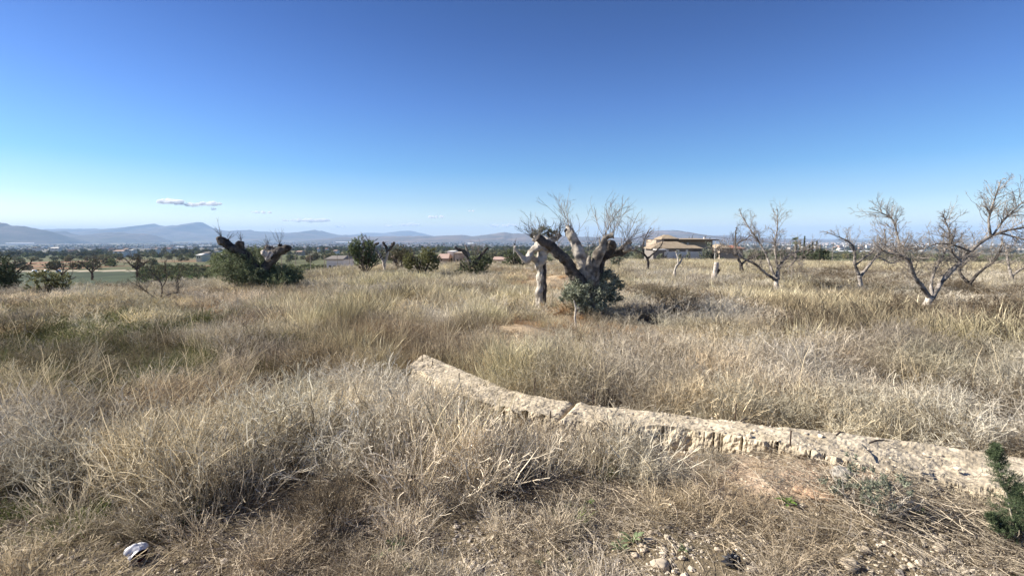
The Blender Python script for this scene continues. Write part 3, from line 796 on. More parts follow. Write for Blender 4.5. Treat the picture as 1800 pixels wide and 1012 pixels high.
# fallen straw and leaf litter, pebbles on the verge
def p_litter(r, n, hw, rad=0.22):
    a = r.uniform(0, 6.28, n); P0 = np.stack([r.normal(size=n) * rad, r.normal(size=n) * rad, r.uniform(0.0, 0.03, n)], 1)
    D = np.stack([np.cos(a), np.sin(a), r.normal(size=n) * 0.12], 1)
    P = grow(P0, D, r.uniform(0.03, 0.26, n), 4, 0.14, 0.0, r); P[:, :, 2] = np.clip(P[:, :, 2], 0.002, 0.06)
    V, q, ids = tubes(P, np.full((n, 4), hw), 2, r); return V, q, r.uniform(0.4, 1.4, n)[ids]
lit = [P_(p_litter, r0, 130, 0.0013) for i in range(4)]
x, y = wedge(2600, 1.2, 5.2); z = H(x, y); n = len(x)
px, py, fw = proj(x, y, z)
kk = (wall_dist(x, y) > 0.22) & ((py > 830) | (RNG.uniform(size=n) < 0.35)) & (RNG.uniform(size=n) < np.clip(2.2 * fbm(x / 0.5, y / 0.5, 3, 301) - .75, .03, 1) * np.where(py > 930, .55, 1))
x, y, z, px = x[kk], y[kk], z[kk], px[kk]; n = len(x)
dark = (RNG.uniform(size=(n, 1)) < 0.2)
tn = np.where(dark, [[.19, .15, .115]], [[.54, .46, .345]]) * RNG.uniform(0.7, 1.25, (n, 1))
scatter('straw_litter', lit, np.stack([x, y, z], 1), np.stack([np.zeros(n), np.zeros(n), RNG.uniform(0, 6.28, n)], 1), np.repeat(RNG.uniform(0.6, 1.1, (n, 1)), 3, 1),
        RNG.integers(0, 4, n), tn, 'fallen straw and dead stems lying flat on the verge', 'straw litter')

def rock_v(V, seed, amp=0.28, fr=1.3, flat=(1, 0.8, 0.6)):
    o = np.array([mnoise.noise(Vector(v) * fr + Vector((seed * 7.7, seed * 3.1, 0))) for v in V])
    o2 = np.array([mnoise.noise(Vector(v) * fr * 3 + Vector((seed * 2.7, 0, 5))) for v in V])
    return V * (1 + amp * 1.6 * o + amp * 0.5 * o2)[:, None] * np.array(flat)
pebs = [build('piece', rock_v(ICO1[0], i + 1, 0.3), ICO1[1], PEB, None, False, None, link=False) for i in range(6)]
xs, ys = wedge(42000, 1.25, 4.2); zs = H(xs, ys)
px, py, fw = proj(xs, ys, zs)
gd = 1.5 * np.clip((py - 885) / 60, 0, 1) * np.clip((px - 200) / 400, 0.2, 1) * np.clip(4.2 * (fbm(xs / 0.35, ys / 0.35, 3, 330) - 0.38), 0.05, 1)
gd = np.maximum(gd, 0.5 * np.exp(-(((px - 1470) / 240) ** 2 + ((py - 845) / 45) ** 2)))
kk = (RNG.uniform(size=len(xs)) < gd) & (wall_dist(xs, ys) > 0.2); xs, ys, zs = xs[kk], ys[kk], zs[kk]
# crumbs and small rubble on top of the wall and along its foot
nw = 1500; uw = RNG.uniform(0, len(WF) - 1.001, nw); iw = uw.astype(int); fw_ = (uw - iw)[:, None]; tw0 = RNG.uniform(-.35, 1.15, (nw, 1))
Pw = (WF[iw] * (1 - fw_) + WF[iw + 1] * fw_) * (1 - tw0) + (WB[iw] * (1 - fw_) + WB[iw + 1] * fw_) * tw0
ontop = (tw0[:, 0] > .03) & (tw0[:, 0] < .95)
zw = np.where(ontop, Pw[:, 2] + WTOP + .002, H(Pw[:, 0], Pw[:, 1]))
kw = ontop & (RNG.uniform(size=nw) < .45) | (~ontop)
xs, ys, zs = np.concatenate([xs, Pw[kw, 0]]), np.concatenate([ys, Pw[kw, 1]]), np.concatenate([zs, zw[kw]]); n = len(xs)
s_ = np.clip(0.003 + 0.0042 * RNG.exponential(1, (n, 1)), 0.003, 0.024)
tn = np.where(RNG.uniform(size=(n, 1)) < 0.65, [[.66, .57, .44]], [[.42, .37, .31]]) * RNG.uniform(0.7, 1.2, (n, 1))
scatter('gravel', pebs, np.stack([xs, ys, zs + s_[:, 0] * 0.2], 1), RNG.uniform(0, 6.28, (n, 3)) * [0.1, 0.1, 1], np.repeat(s_, 3, 1), RNG.integers(0, 6, n), tn,
        'pale gravel and pebbles strewn over the bare verge', 'gravel')

# ------------------------------------------------------------------ trees
def depth_at(px, py): return hit(px, py)[1]
def PX(D): return D / F            # metres per photo pixel at depth D

LK = 0.74
def limb(parent, D, pts, m, name='limb', gnarl=0.22, seed=0, sides=12, rings=26, dy=0.0, dyend=None):
    """pts: (px, py, radius px)"""
    n_ = len(pts); path = []
    for i, p in enumerate(pts):
        dd = dy + (0 if dyend is None else (dyend - dy) * i / (n_ - 1))
        path.append(at(p[0], p[1], D + dd))
    rad = [p[2] * PX(D) * LK for p in pts]
    sides = int(sides * 1.5); rings = int(rings * 1.5); gnarl = gnarl * 1.25
    V, q = limb_mesh(path, rad, sides, rings, gnarl, 1.0 / max(rad[0] * 2.2, 0.05), True, seed)
    build(name, V, q, m, parent, True)
    return np.array(path)

def shoots(P0s, Ds, Ls, r, hw, levels=2, m=5, up=0.03, wig=0.1, ang=0.6, k=6, ratio=0.45, sides=3, vary=(0.6, 1.2)):
    g = G(); P0s = np.asarray(P0s, float); Ds = np.asarray(Ds, float); Ls = np.asarray(Ls, float)
    P = grow(P0s, Ds, Ls, k, wig, up, r); n_ = len(P); allP = [P]
    hw = np.full(n_, hw) if np.ndim(hw) == 0 else np.asarray(hw)
    V, q, ids = tubes(P, hw[:, None] * np.linspace(1, 0.45, k)[None], sides, r); g.add(V, q, r.uniform(0.7, 1.3, n_)[ids])
    cur, curL, curw = P, Ls, hw
    for lv in range(levels):
        S, Dn, s = spawn(cur, m, ang, 0.15, 1.0, r)
        L = np.repeat(curL, m) * ratio * r.uniform(*vary, len(S)) * (1.1 - 0.4 * s); w = np.repeat(curw, m) * 0.55
        kk_ = 5 if lv == 0 else 4
        P = grow(S, Dn, L, kk_, wig * 1.3, up, r)
        V, q, ids = tubes(P, w[:, None] * np.linspace(1, 0.5, kk_)[None], sides if lv == 0 and sides > 2 else 2, r); g.add(V, q, r.uniform(0.6, 1.3, len(P))[ids])
        allP.append(P); cur, curL, curw = P, L, w
    return g, allP

def crown(parent, centres, n_, r, m, Lf=0.045, Wf=0.012, name='foliage', stemm=None, base=None, tone=(0.55, 1.35)):
    """leaf sprays inside ellipsoids: centres = (centre, radii)"""
    g = G(); gs = G(); n_ = n_ * 2.6; tot = sum(np.prod(c[1]) ** (2 / 3) for c in centres)
    for c, rd in centres:
        k_ = max(6, int(n_ * np.prod(rd) ** (2 / 3) / tot / 26)); c = np.array(c); rd = np.array(rd)
        u = norm(r.normal(size=(k_, 3))) * (r.uniform(0.25, 1, (k_, 1)) ** 0.5)
        f = 1 + 0.35 * np.array([mnoise.noise(Vector(v) * 2.2 + Vector((c[0], c[1], 0))) for v in u])[:, None]
        tip = c + u * rd * f
        b0 = (c if base is None else np.array(base)) + 0.0
        dirn = norm((tip - b0) * 0.7 + [0, 0, 0.35 * rd[2]] + r.normal(size=(k_, 3)) * 0.3 * rd.mean())
        L = rd.mean() * r.uniform(0.25, 0.6, k_)
        P = grow(tip - dirn * L[:, None] * 0.6, dirn, L, 5, 0.16, 0.03, r)
        V, q, ids = tubes(P, np.full((k_, 5), 0.003) * (1 if rd.mean() < 2 else 2), 2, r); gs.add(V, q, 1.0)
        per = 26
        s = r.uniform(0, 1, (k_, per)) * 3.99; i = s.astype(int); ff = (s - i)[..., None]; ar = np.arange(k_)[:, None]
        Q = (P[ar, i] * (1 - ff) + P[ar, i + 1] * ff).reshape(-1, 3) + r.normal(size=(k_ * per, 3)) * rd.mean() * 0.035
        tn = np.repeat(r.uniform(0.7, 1.25, k_), per)
        V, q, t = leaves(Q, Lf, Wf, r, 0.3, tone); g.add(V, q, t * np.repeat(tn, 4))
    o = g.make(name, m, parent); o['kind'] = 'stuff'
    if stemm:
        o2 = gs.make('twigs', stemm, parent); o2['kind'] = 'stuff'
    return o

def twigs_part(parent, g, m, name='twigs'):
    o = g.make(name, m, parent); o['kind'] = 'stuff'; return o

# --- 1: the thick pollarded tree in the middle, some shade put into its dark limbs' colour
D1 = depth_at(1030, 556); b1 = hit(1030, 556)
t1 = thing('pollarded_tree', b1, 'thick pollarded tree with several sawn twisted limbs and leafy suckers round its foot', 'tree')
limb(t1, D1, [(1030, 562, 24), (1030, 535, 22), (1031, 512, 22), (1035, 496, 21), (1040, 484, 12)], BARK_MID, 'trunk', 0.3, 1, 20, 34)
limb(t1, D1, [(1026, 508, 15), (1012, 484, 14), (1000, 466, 13.5), (988, 451, 12.5), (972, 437, 11), (956, 426, 9), (944, 418, 7)], BARK_DARK_AND_SHADE, 'limb', 0.28, 2, 16, 34, -0.05, -0.35)
limb(t1, D1, [(1032, 500, 12), (1027, 470, 12.5), (1020, 448, 12), (1012, 428, 10.5), (1004, 412, 9.5), (999, 403, 8), (1001, 397, 4)], BARK_GREY, 'limb', 0.24, 3, 16, 34, -0.1, 0.1)
limb(t1, D1, [(1042, 498, 15), (1046, 470, 11), (1052, 448, 9.5), (1060, 432, 8.5), (1063, 420, 7), (1070, 415, 6.5), (1079, 414, 6)], BARK_MID, 'limb', 0.3, 4, 16, 34, -0.15, -0.3)
limb(t1, D1, [(1048, 495, 15), (1053, 468, 12), (1062, 450, 11), (1076, 446, 9), (1090, 443, 9), (1101, 434, 9), (1106, 424, 7)], BARK_DARK_AND_SHADE, 'limb', 0.3, 5, 16, 34, 0.1, 0.25)
limb(t1, D1, [(1064, 452, 8), (1073, 440, 8), (1078, 430, 6), (1070, 424, 5)], BARK_DARK_AND_SHADE, 'limb', 0.35, 6, 14, 20, 0.05, -0.1)
limb(t1, D1, [(1040, 494, 10), (1036, 472, 7.5), (1035, 458, 6), (1036, 450, 4.5)], BARK_MID, 'limb', 0.38, 7, 14, 20, -0.2, -0.25)
limb(t1, D1, [(1018, 430, 5), (1010, 420, 6), (999, 408, 7), (994, 403, 5)], BARK_DARK_AND_SHADE, 'knot', 0.45, 8, 10, 14, 0.08, 0.02)
limb(t1, D1, [(1101, 432, 9), (1108, 436, 7), (1114, 440, 5)], BARK_GREY, 'knot', 0.5, 9, 10, 12, 0.1, 0.0)
r = np.random.default_rng(31)
st, dr, ln = [], [], []
for (x_, y_, k_, L_, dx, dv) in [(1000,398,9,.75,-.25,.5),(1010,415,5,.6,-.2,.6),(1036,450,6,.5,-.1,.5),(1064,416,9,.75,.05,.45),(1077,413,9,.8,.1,.45),(1104,426,12,.65,.35,.6),(1092,438,7,.55,.3,.6),(950,420,10,.55,-.35,.6),(975,435,5,.5,-.2,.6),(1112,440,7,.6,.9,.4),(1053,445,5,.55,.0,.5)]:
    for i in range(int(k_ * 1.3)):
        st.append(at(x_ + r.normal() * 3, y_, D1 + r.normal() * 0.06)); dr.append((dx + r.normal() * dv, r.normal() * dv, 1.0)); ln.append(L_ * r.uniform(0.6, 1.2))
g_, _ = shoots(st, dr, ln, r, np.where(r.uniform(size=len(st)) < .15, .009, .0048), 2, 4, 0.04, 0.13, 0.55)
twigs_part(t1, g_, TWIG_GREY)
pc = lambda x_, y_, dd=0.0: at(x_, y_, D1 + dd)
s1 = PX(D1)
crown(t1, [(pc(1032, 512), np.array([46, 38, 27]) * s1), (pc(1012, 510, -.2), np.array([20, 22, 16]) * s1), (pc(1068, 495), np.array([20, 22, 22]) * s1), (pc(1040, 535, -.2), np.array([32, 26, 16]) * s1), (pc(1085, 500), np.array([14, 14, 9]) * s1), (pc(995, 522, -.2), np.array([13, 14, 9]) * s1), (pc(1078, 522), np.array([16, 16, 11]) * s1), (pc(1060, 478, .1), np.array([16, 14, 9]) * s1)],
      7500, r, LEAF_GREYG, 0.045, 0.010, 'foliage', TWIG_DARK, base=pc(1035, 540), tone=(0.4, 2.2))  # bright upper tones put leaf glints into the colour

# --- 2: the pale split trunk left of it
D2 = D1 * 1.22
b2 = at(950, 514, D2); b2[2] = float(H(b2[0], b2[1]))
t2 = thing('pollarded_tree', b2, 'pale split trunk with a crooked bare arm reaching left, beside the thick pollarded tree', 'tree')
limb(t2, D2, [(949, 545, 10), (949, 522, 9), (951, 500, 8.5), (951, 478, 9), (950, 462, 11), (954, 446, 12), (960, 431, 14), (966, 420, 12)], BARK_GREY, 'trunk', 0.34, 11, 18, 40)
limb(t2, D2, [(957, 540, 4), (958, 495, 3.5), (957, 470, 3.5), (956, 455, 3)], BARK_DARK_AND_SHADE, 'trunk', 0.3, 12, 8, 20, -0.06)
limb(t2, D2, [(962, 432, 9), (950, 432, 9), (939, 438, 8.5), (931, 450, 7.5), (925, 458, 6.5), (919, 452, 5), (911, 444, 4), (906, 438, 3.6), (905, 433, 3.4)], BARK_GREY, 'limb', 0.36, 13, 14, 36, -0.05, -0.25)
limb(t2, D2, [(948, 468, 7), (943, 460, 6.5), (938, 454, 6), (934, 449, 5)], BARK_GREY, 'limb', 0.2, 14, 12, 16)
limb(t2, D2, [(964, 428, 8), (972, 422, 6), (980, 416, 5), (985, 412, 5)], BARK_MID, 'limb', 0.3, 15, 12, 16, 0, 0.1)
limb(t2, D2, [(960, 430, 9), (952, 422, 7), (942, 420, 6), (936, 420, 4)], BARK_GREY, 'limb', 0.4, 16, 12, 16, 0, 0.1)
r = np.random.default_rng(32); st, dr, ln = [], [], []
for (x_, y_, k_, L_, dx, dv) in [(966,418,14,.55,0,.7),(938,420,10,.55,-.4,.7),(984,412,6,.5,.3,.6),(906,434,3,.18,-.3,.5),(955,450,5,.3,-.2,.7)]:
    for i in range(k_):
        st.append(at(x_, y_, D2)); dr.append((dx + r.normal() * dv, r.normal() * dv, 1.0)); ln.append(L_ * r.uniform(0.6, 1.2))
g_, _ = shoots(st, dr, ln, r, 0.006, 2, 4, 0.04, 0.12, 0.5); twigs_part(t2, g_, TWIG_DARK)
s2 = PX(D2)
crown(t2, [(at(972, 412, D2 + .3), np.array([14, 12, 9]) * s2), (at(955, 406, D2 + .2), np.array([20, 15, 9]) * s2), (at(940, 415, D2 + .3), np.array([9, 9, 8]) * s2)], 900, r, LEAF_GREYG, 0.045, 0.011, 'foliage', None)

# --- 3: the forked tree on the left, its backlit darkness put into the bark colour
D3 = depth_at(462, 512); b3 = hit(462, 512)
t3 = thing('pollarded_tree', b3, 'dark forked pollarded tree with two stub limbs over a wide dark green bush', 'tree')
limb(t3, D3, [(464, 514, 13), (464, 498, 12), (465, 482, 11), (469, 468, 10.5), (477, 455, 10), (487, 444, 9), (498, 438, 8), (507, 437, 7.5), (510, 439, 4)], BARK_DARK_AND_SHADE, 'trunk', 0.24, 21, 16, 40)
limb(t3, D3, [(462, 500, 11), (455, 480, 10), (444, 462, 9), (430, 447, 9), (420, 438, 9.5), (408, 434, 10), (397, 428, 9), (390, 426, 10), (385, 427, 8)], BARK_DARK_AND_SHADE, 'limb', 0.26, 22, 16, 40, 0.1, 0.0)
limb(t3, D3, [(392, 428, 8), (390, 421, 8), (391, 417, 6)], BARK_DARK_AND_SHADE, 'knot', 0.4, 23, 12, 12, -0.05)
limb(t3, D3, [(420, 436, 6), (423, 428, 6.5), (424, 424, 5)], BARK_DARK_AND_SHADE, 'knot', 0.4, 24, 12, 12, -0.05)
limb(t3, D3, [(480, 452, 7), (473, 449, 8), (466, 445, 7), (463, 440, 5)], BARK_PALE, 'knot', 0.5, 25, 12, 16, -0.18, -0.1)
limb(t3, D3, [(492, 442, 7), (480, 437, 6), (470, 436, 5.5), (466, 433, 4)], BARK_MID, 'limb', 0.5, 26, 12, 18, 0.05, 0.1)
limb(t3, D3, [(500, 438, 5), (493, 432, 5), (492, 429, 4)], BARK_DARK_AND_SHADE, 'knot', 0.4, 27, 10, 12, 0.0)
r = np.random.default_rng(33); st, dr, ln = [], [], []
for (x_, y_, k_, L_, dx, dv) in [(390,418,8,.65,-.3,.8),(398,424,5,.5,.2,.7),(424,424,6,.4,0,.7),(492,430,5,.6,-.1,.35),(470,434,8,.45,-.3,.7),(508,437,3,.3,.3,.6)]:
    for i in range(k_):
        st.append(at(x_, y_, D3)); dr.append((dx + r.normal() * dv, r.normal() * dv, 1.0)); ln.append(L_ * r.uniform(0.6, 1.2))
g_, _ = shoots(st, dr, ln, r, 0.007, 1, 3, 0.0, 0.08, 0.5); twigs_part(t3, g_, TWIG_DARK)
s3 = PX(D3); c3 = lambda x_, y_, dd=0.0: at(x_, y_, D3 + dd)
crown(t3, [(c3(415, 473), np.array([45, 40, 26]) * s3), (c3(385, 462, .2), np.array([20, 20, 14]) * s3), (c3(447, 455, .3), np.array([28, 26, 22]) * s3), (c3(438, 485, -.3), np.array([34, 26, 20]) * s3), (c3(400, 450), np.array([24, 20, 12]) * s3)],
      10500, r, LEAF_OLIVE, 0.05, 0.013, 'foliage', TWIG_DARK, tone=(0.6, 2.0))
crown(t3, [(c3(497, 484, .1), np.array([30, 26, 20]) * s3), (c3(488, 495, -.3), np.array([30, 22, 14]) * s3), (c3(515, 482, .3), np.array([22, 18, 13]) * s3)], 6500, r, LEAF_OLIVE, 0.05, 0.014, 'foliage', TWIG_DARK, tone=(0.6, 1.9))
crown(t3, [(c3(476, 472, .2), np.array([9, 10, 14]) * s3)], 700, r, LEAF_YEL, 0.05, 0.014, 'foliage', None)

# --- small far pollarded tree and the bushes of the middle distance
D4 = 31.0
b4 = at(676, 478, D4); b4[2] = float(H(b4[0], b4[1]))
t4 = thing('pollarded_tree', b4, 'small far pollarded tree, pale trunk forking into blackened stubs between two bushes', 'tree')
limb(t4, D4, [(676, 485, 3.6), (676, 470, 3.4), (675, 461, 3.6)], BARK_PALE, 'trunk', 0.15, 41, 10, 14)
limb(t4, D4, [(675, 463, 3.2), (670, 452, 3), (663, 442, 3), (657, 436, 3)], BARK_PALE, 'limb', 0.2, 42, 10, 16)
limb(t4, D4, [(657, 437, 3), (659, 430, 2.8), (666, 427, 2.4)], BARK_DARK_AND_SHADE, 'limb', 0.3, 43, 10, 12)
limb(t4, D4, [(676, 462, 3.2), (680, 452, 2.8), (682, 442, 2.6)], BARK_PALE, 'limb', 0.2, 44, 10, 14)
limb(t4, D4, [(682, 444, 3), (679, 435, 2.6), (674, 427, 2.4), (673, 425, 2)], BARK_DARK_AND_SHADE, 'limb', 0.3, 45, 10, 14)
limb(t4, D4, [(681, 442, 2.6), (687, 435, 2.6), (692, 428, 2.4), (692, 425, 2)], BARK_DARK_AND_SHADE, 'limb', 0.3, 46, 10, 14)

def bush(px, D, top, halfw, label, m, n_=2500, stems=6, Lf=0.06, Wf=0.02, seed=0, by=None, cat='bush', name='bush', sm=None, lobes=None, tone=(0.5, 1.45), clear=0.25):
    r = np.random.default_rng(seed)
    x0 = at(px, 450, D)[0]; z0 = float(H(x0, D)); ztop = at(px, top, D)[2]
    h = ztop - z0; hw = halfw * PX(D)
    t = thing(name, (x0, D, z0), label, cat)
    a = r.uniform(0, 6.28, stems)
    g_, allP = shoots(np.stack([x0 + 0.05 * np.cos(a), D + 0.05 * np.sin(a), np.full(stems, z0 - 0.1)], 1), np.stack([np.cos(a) * hw / h * 0.7, np.sin(a) * hw / h * 0.7, np.ones(stems)], 1),
                      h * r.uniform(0.7, 0.95, stems), r, 0.03 * h / 1.5, 2, 5, 0.02, 0.12, 0.6)
    g_.make('stems', sm or TWIG_DARK, t)['kind'] = 'stuff'
    c = []
    for i in range(lobes or 12):
        u = r.uniform(-0.75, 0.75); zz = r.uniform(clear + 0.12, 0.82)
        wz = math.sqrt(max(0.1, 1 - (abs(zz - 0.45) / 0.55) ** 2))
        c.append(((x0 + u * hw * wz, D + r.uniform(-.5, .5) * hw * wz, z0 + zz * h), np.array([r.uniform(.28, .45) * hw, r.uniform(.28, .45) * hw, r.uniform(.16, .26) * h])))
    crown(t, c, n_, r, m, Lf, Wf, 'foliage', None, tone=tone)
    return t
bush(641, 29.0, 417, 27, 'tall green bush with loose top beside the small far pollarded tree', LEAF_GREEN, 4200, 8, 0.07, 0.022, 51)
bush(702, 33.0, 428, 25, 'dull dark brownish bush right of the small far pollarded tree', LEAF_BROWNG, 4200, 8, 0.06, 0.018, 52)
bush(742, 27.0, 433, 33, 'round olive green bush on several thin stems, alone left of the stubbed bush', LEAF_YEL, 4200, 7, 0.06, 0.02, 53, clear=0.22, lobes=14)
t6 = bush(833, 27.5, 444, 33, 'dense dark bush with charred stub branches poking out of its top', LEAF_OLIVE, 4200, 6, 0.06, 0.02, 54, clear=0.05, tone=(0.35, 1.35))
D6 = 27.3
limb(t6, D6, [(828, 470, 5), (822, 452, 4), (814, 441, 3.4), (806, 438, 3), (799, 435, 3)], BARK_DARK_AND_SHADE, 'limb', 0.3, 61, 10, 18)
limb(t6, D6, [(828, 465, 4), (823, 445, 3), (818, 430, 2)], BARK_MID, 'limb', 0.3, 62, 10, 16)
limb(t6, D6, [(836, 465, 4), (845, 450, 3), (853, 440, 2.6), (858, 435, 2.4)], BARK_DARK_AND_SHADE, 'limb', 0.3, 63, 10, 16)
r = np.random.default_rng(64)
g_, _ = shoots([at(835 + r.normal() * 8, 448, D6) for i in range(26)], [(r.normal() * .35, r.normal() * .3, 1) for i in range(26)], r.uniform(.4, .85, 26), r, 0.008, 1, 4)
twigs_part(t6, g_, TWIG_GREY)
bush(903, 42.0, 437, 24, 'pale olive bush beyond the crest just left of the crooked bare arm', LEAF_OLIVE, 2200, 6, 0.09, 0.03, 55, clear=0.0)
bush(1085, 40.0, 447, 14, 'small grey green bush half hidden behind the thick pollarded tree', LEAF_GREYG, 900, 5, 0.08, 0.03, 56, clear=0.0)
bush(-8, 20.0, 443, 44, 'large dark green bush cut off by the left edge of the photo', LEAF_DARK, 6500, 7, 0.06, 0.018, 57, clear=0.0, tone=(0.5, 1.6))
bush(80, 17.0, 474, 38, 'sparse yellow green bush in front of the crop field at the far left', LEAF_YEL, 1700, 9, 0.05, 0.016, 58, clear=0.1)
bush(1560, 2.72, 806, 88, 'half dead grey green shrub growing against the foot of the low wall', LEAF_GREYG, 260, 34, 0.020, 0.004, 59, clear=0.0, sm=mat('pale_grey_twig', (0.46, 0.41, 0.34), .9, .3, 20))
bush(1175, 13.5, 500, 44, 'dark leafless thicket right of the thick pollarded tree', LEAF_BROWNG, 600, 40, 0.03, 0.006, 60, clear=0.0, cat='thicket')

# --- bare almond trees
LK = 0.62
def almond(base, D, trunk, limbs, label, m=BARK_ALM, seed=0, tw=1.0, spread=0.5, sec=6, tmat=None, trunkm=None, hw=None, grp=None):
    r = np.random.default_rng(seed)
    b = at(base[0], base[1], D); b[2] = float(H(b[0], b[1]))
    t = thing('bare_tree', b, label, 'tree', grp)
    dz = b[2] - at(base[0], base[1], D)[2]
    limb(t, D, [(base[0], base[1] + 8 - dz / PX(D) * 0, trunk[0][2] * 1.15)] + trunk, trunkm or m, 'trunk', 0.2, seed, 14, 22)
    st, dr, ln, ws = [], [], [], []
    for li, L_ in enumerate(limbs):
        dye = r.uniform(-1, 1) * 0.9 * (len(L_) / 6)
        path = limb(t, D, L_, m, 'branch', 0.2, seed + li + 1, 9, 8 * len(L_), 0, dye)
        sp_ = spline(np.concatenate([path, np.array([[p[2] * PX(D)] for p in L_])], 1), 40)
        k_ = max(3, int(sec * len(L_) * 0.55))
        for i in range(k_):
            j = int(r.uniform(10, 39)); T = norm(sp_[min(j + 1, 39), :3] - sp_[j - 1, :3]); q = r.normal(size=3); q = norm(q - q.dot(T) * T)
            st.append(sp_[j, :3]); dr.append(T * 0.6 + q * 0.8 + np.array([0, 0, spread])); ln.append(r.uniform(0.35, 1.0) * tw); ws.append(min(sp_[j, 3] * 0.5, 0.012 * tw))
        st.append(sp_[-1, :3]); dr.append(norm(sp_[-1, :3] - sp_[-3, :3])); ln.append(0.35 * tw); ws.append(sp_[-1, 3] * 0.8)
    g_, _ = shoots(st, dr, ln, r, np.array(ws), 3, 4, 0.02, 0.17, 0.65, 6, 0.5)
    twigs_part(t, g_, tmat or TWIG_GREY)
    return t
DA = depth_at(1627, 556)
almond((1627, 556), DA, [(1628, 545, 10), (1630, 532, 10), (1634, 522, 9.5)],
  [[(1636, 526, 6), (1622, 505, 5.5), (1609, 488, 5), (1601, 468, 4.4), (1597, 456, 3.6), (1580, 448, 3), (1562, 445, 2.4), (1552, 440, 1.6)],
   [(1636, 526, 7), (1652, 500, 6), (1670, 478, 6), (1690, 460, 5.4), (1706, 441, 5), (1730, 422, 4.2), (1760, 408, 3.6), (1800, 400, 3), (1850, 392, 2)],
   [(1638, 520, 4), (1637, 497, 3.6), (1642, 478, 3), (1652, 460, 2.6), (1662, 440, 2), (1668, 425, 1.4)],
   [(1601, 470, 3.6), (1592, 452, 3), (1582, 432, 2.8), (1576, 407, 2.2), (1568, 385, 1.8), (1545, 372, 1)],
   [(1742, 416, 3), (1738, 388, 2.6), (1745, 360, 2), (1756, 328, 1.2)],
   [(1745, 414, 2.6), (1762, 390, 2.2), (1780, 372, 1.8), (1803, 350, 1)],
   [(1706, 442, 2.8), (1680, 432, 2.2), (1650, 428, 1.8), (1618, 438, 1.4), (1590, 436, 1)],
   [(1690, 460, 2.8), (1672, 440, 2.2), (1668, 405, 1.6), (1660, 385, 1)],
   [(1760, 410, 2.6), (1790, 418, 2.2), (1830, 430, 1.6)]],
  'largest bare almond tree, a long branch sweeping up to the right edge', seed=71, tw=0.62, spread=0.3, sec=14, trunkm=BARK_PALE)
almond((1512, 512), 17.5, [(1512, 500, 5), (1511, 484, 5)],
  [[(1511, 486, 4), (1503, 465, 3.6), (1502, 440, 3), (1492, 425, 2), (1466, 413, 1)], [(1512, 486, 4), (1528, 466, 3.4), (1543, 448, 2.8), (1556, 430, 2), (1555, 410, 1.2)],
   [(1505, 465, 2.6), (1520, 452, 2.2), (1538, 438, 1.6), (1545, 425, 1)], [(1540, 450, 2), (1565, 462, 1.6), (1580, 458, 1)]],
  'bare almond tree with white trunk base, smaller one just left of the largest almond', seed=81, tw=0.7, spread=0.6, sec=11, trunkm=BARK_PALE)
almond((1364, 510), 17.0, [(1364, 500, 5.5), (1366, 488, 5.5)],
  [[(1364, 492, 4), (1345, 480, 3.4), (1330, 466, 3), (1310, 456, 2.4), (1290, 446, 1.8), (1265, 440, 1)], [(1367, 490, 5), (1368, 474, 4.5), (1376, 460, 3.6), (1390, 447, 2.8), (1410, 440, 2), (1432, 438, 1.2)],
   [(1367, 476, 3), (1364, 452, 2.6), (1362, 428, 2), (1366, 404, 1.6), (1367, 378, 1)], [(1362, 486, 3.4), (1354, 468, 3), (1346, 446, 2.4), (1334, 425, 2), (1322, 408, 1.6), (1304, 380, 1)],
   [(1392, 447, 2.2), (1400, 452, 2), (1394, 462, 1.6), (1385, 470, 1)]],
  'bare almond tree in front of the palm, with low wide fork and white trunk base', seed=91, tw=0.72, spread=0.5, sec=12, trunkm=BARK_PALE)
almond((1303, 476), 31, [(1303, 470, 5), (1302, 462, 4.5)],
  [[(1302, 464, 3.6), (1296, 450, 3), (1293, 432, 2.4), (1293, 410, 1.6)], [(1303, 464, 3), (1315, 456, 2.2), (1330, 450, 1.6)], [(1296, 450, 2.4), (1280, 442, 2), (1262, 440, 1.4)], [(1293, 434, 2), (1300, 425, 1.6), (1312, 420, 1)]],
  'dark bare tree with twisted black fork between the stump and the palm', BARK_DARK_AND_SHADE, seed=101, tw=1.1, sec=6, tmat=TWIG_DARK)
almond((1139, 466), 30, [(1139, 462, 3.4), (1138, 453, 3.6)],
  [[(1138, 454, 3), (1131, 444, 2.4), (1130, 432, 2), (1134, 418, 1.5), (1140, 406, 1)], [(1140, 453, 3), (1150, 444, 2.2), (1160, 434, 2), (1164, 428, 1.4)], [(1134, 448, 2), (1118, 440, 1.6), (1100, 439, 1.2)]],
  'little dark bare tree right of the thick pollarded tree, before the villa', BARK_DARK_AND_SHADE, seed=111, tw=0.7, sec=3, tmat=TWIG_DARK)
almond((1186, 482), 26, [(1186, 476, 3), (1190, 466, 3)],
  [[(1190, 467, 2.6), (1197, 459, 2.2), (1198, 455, 1.6)], [(1192, 463, 2), (1191, 452, 1.6), (1188, 444, 1)]],
  'tiny pale forked dead sapling in the grass before the villa', BARK_GREY, seed=121, tw=0.3, sec=1)
almond((1706, 508), 18.5, [(1706, 503, 4), (1705, 496, 4.4)],
  [[(1705, 498, 4), (1696, 491, 3.6), (1688, 480, 3.4), (1687, 466, 3), (1690, 455, 2)], [(1706, 497, 4), (1716, 484, 3.4), (1730, 472, 3), (1742, 464, 2.4), (1755, 448, 2), (1760, 430, 1.4)], [(1690, 470, 2), (1705, 455, 1.6), (1722, 446, 1)]],
  'dark curled bare tree behind the sweeping branch of the largest almond', BARK_DARK_AND_SHADE, seed=131, tw=0.9, sec=8)
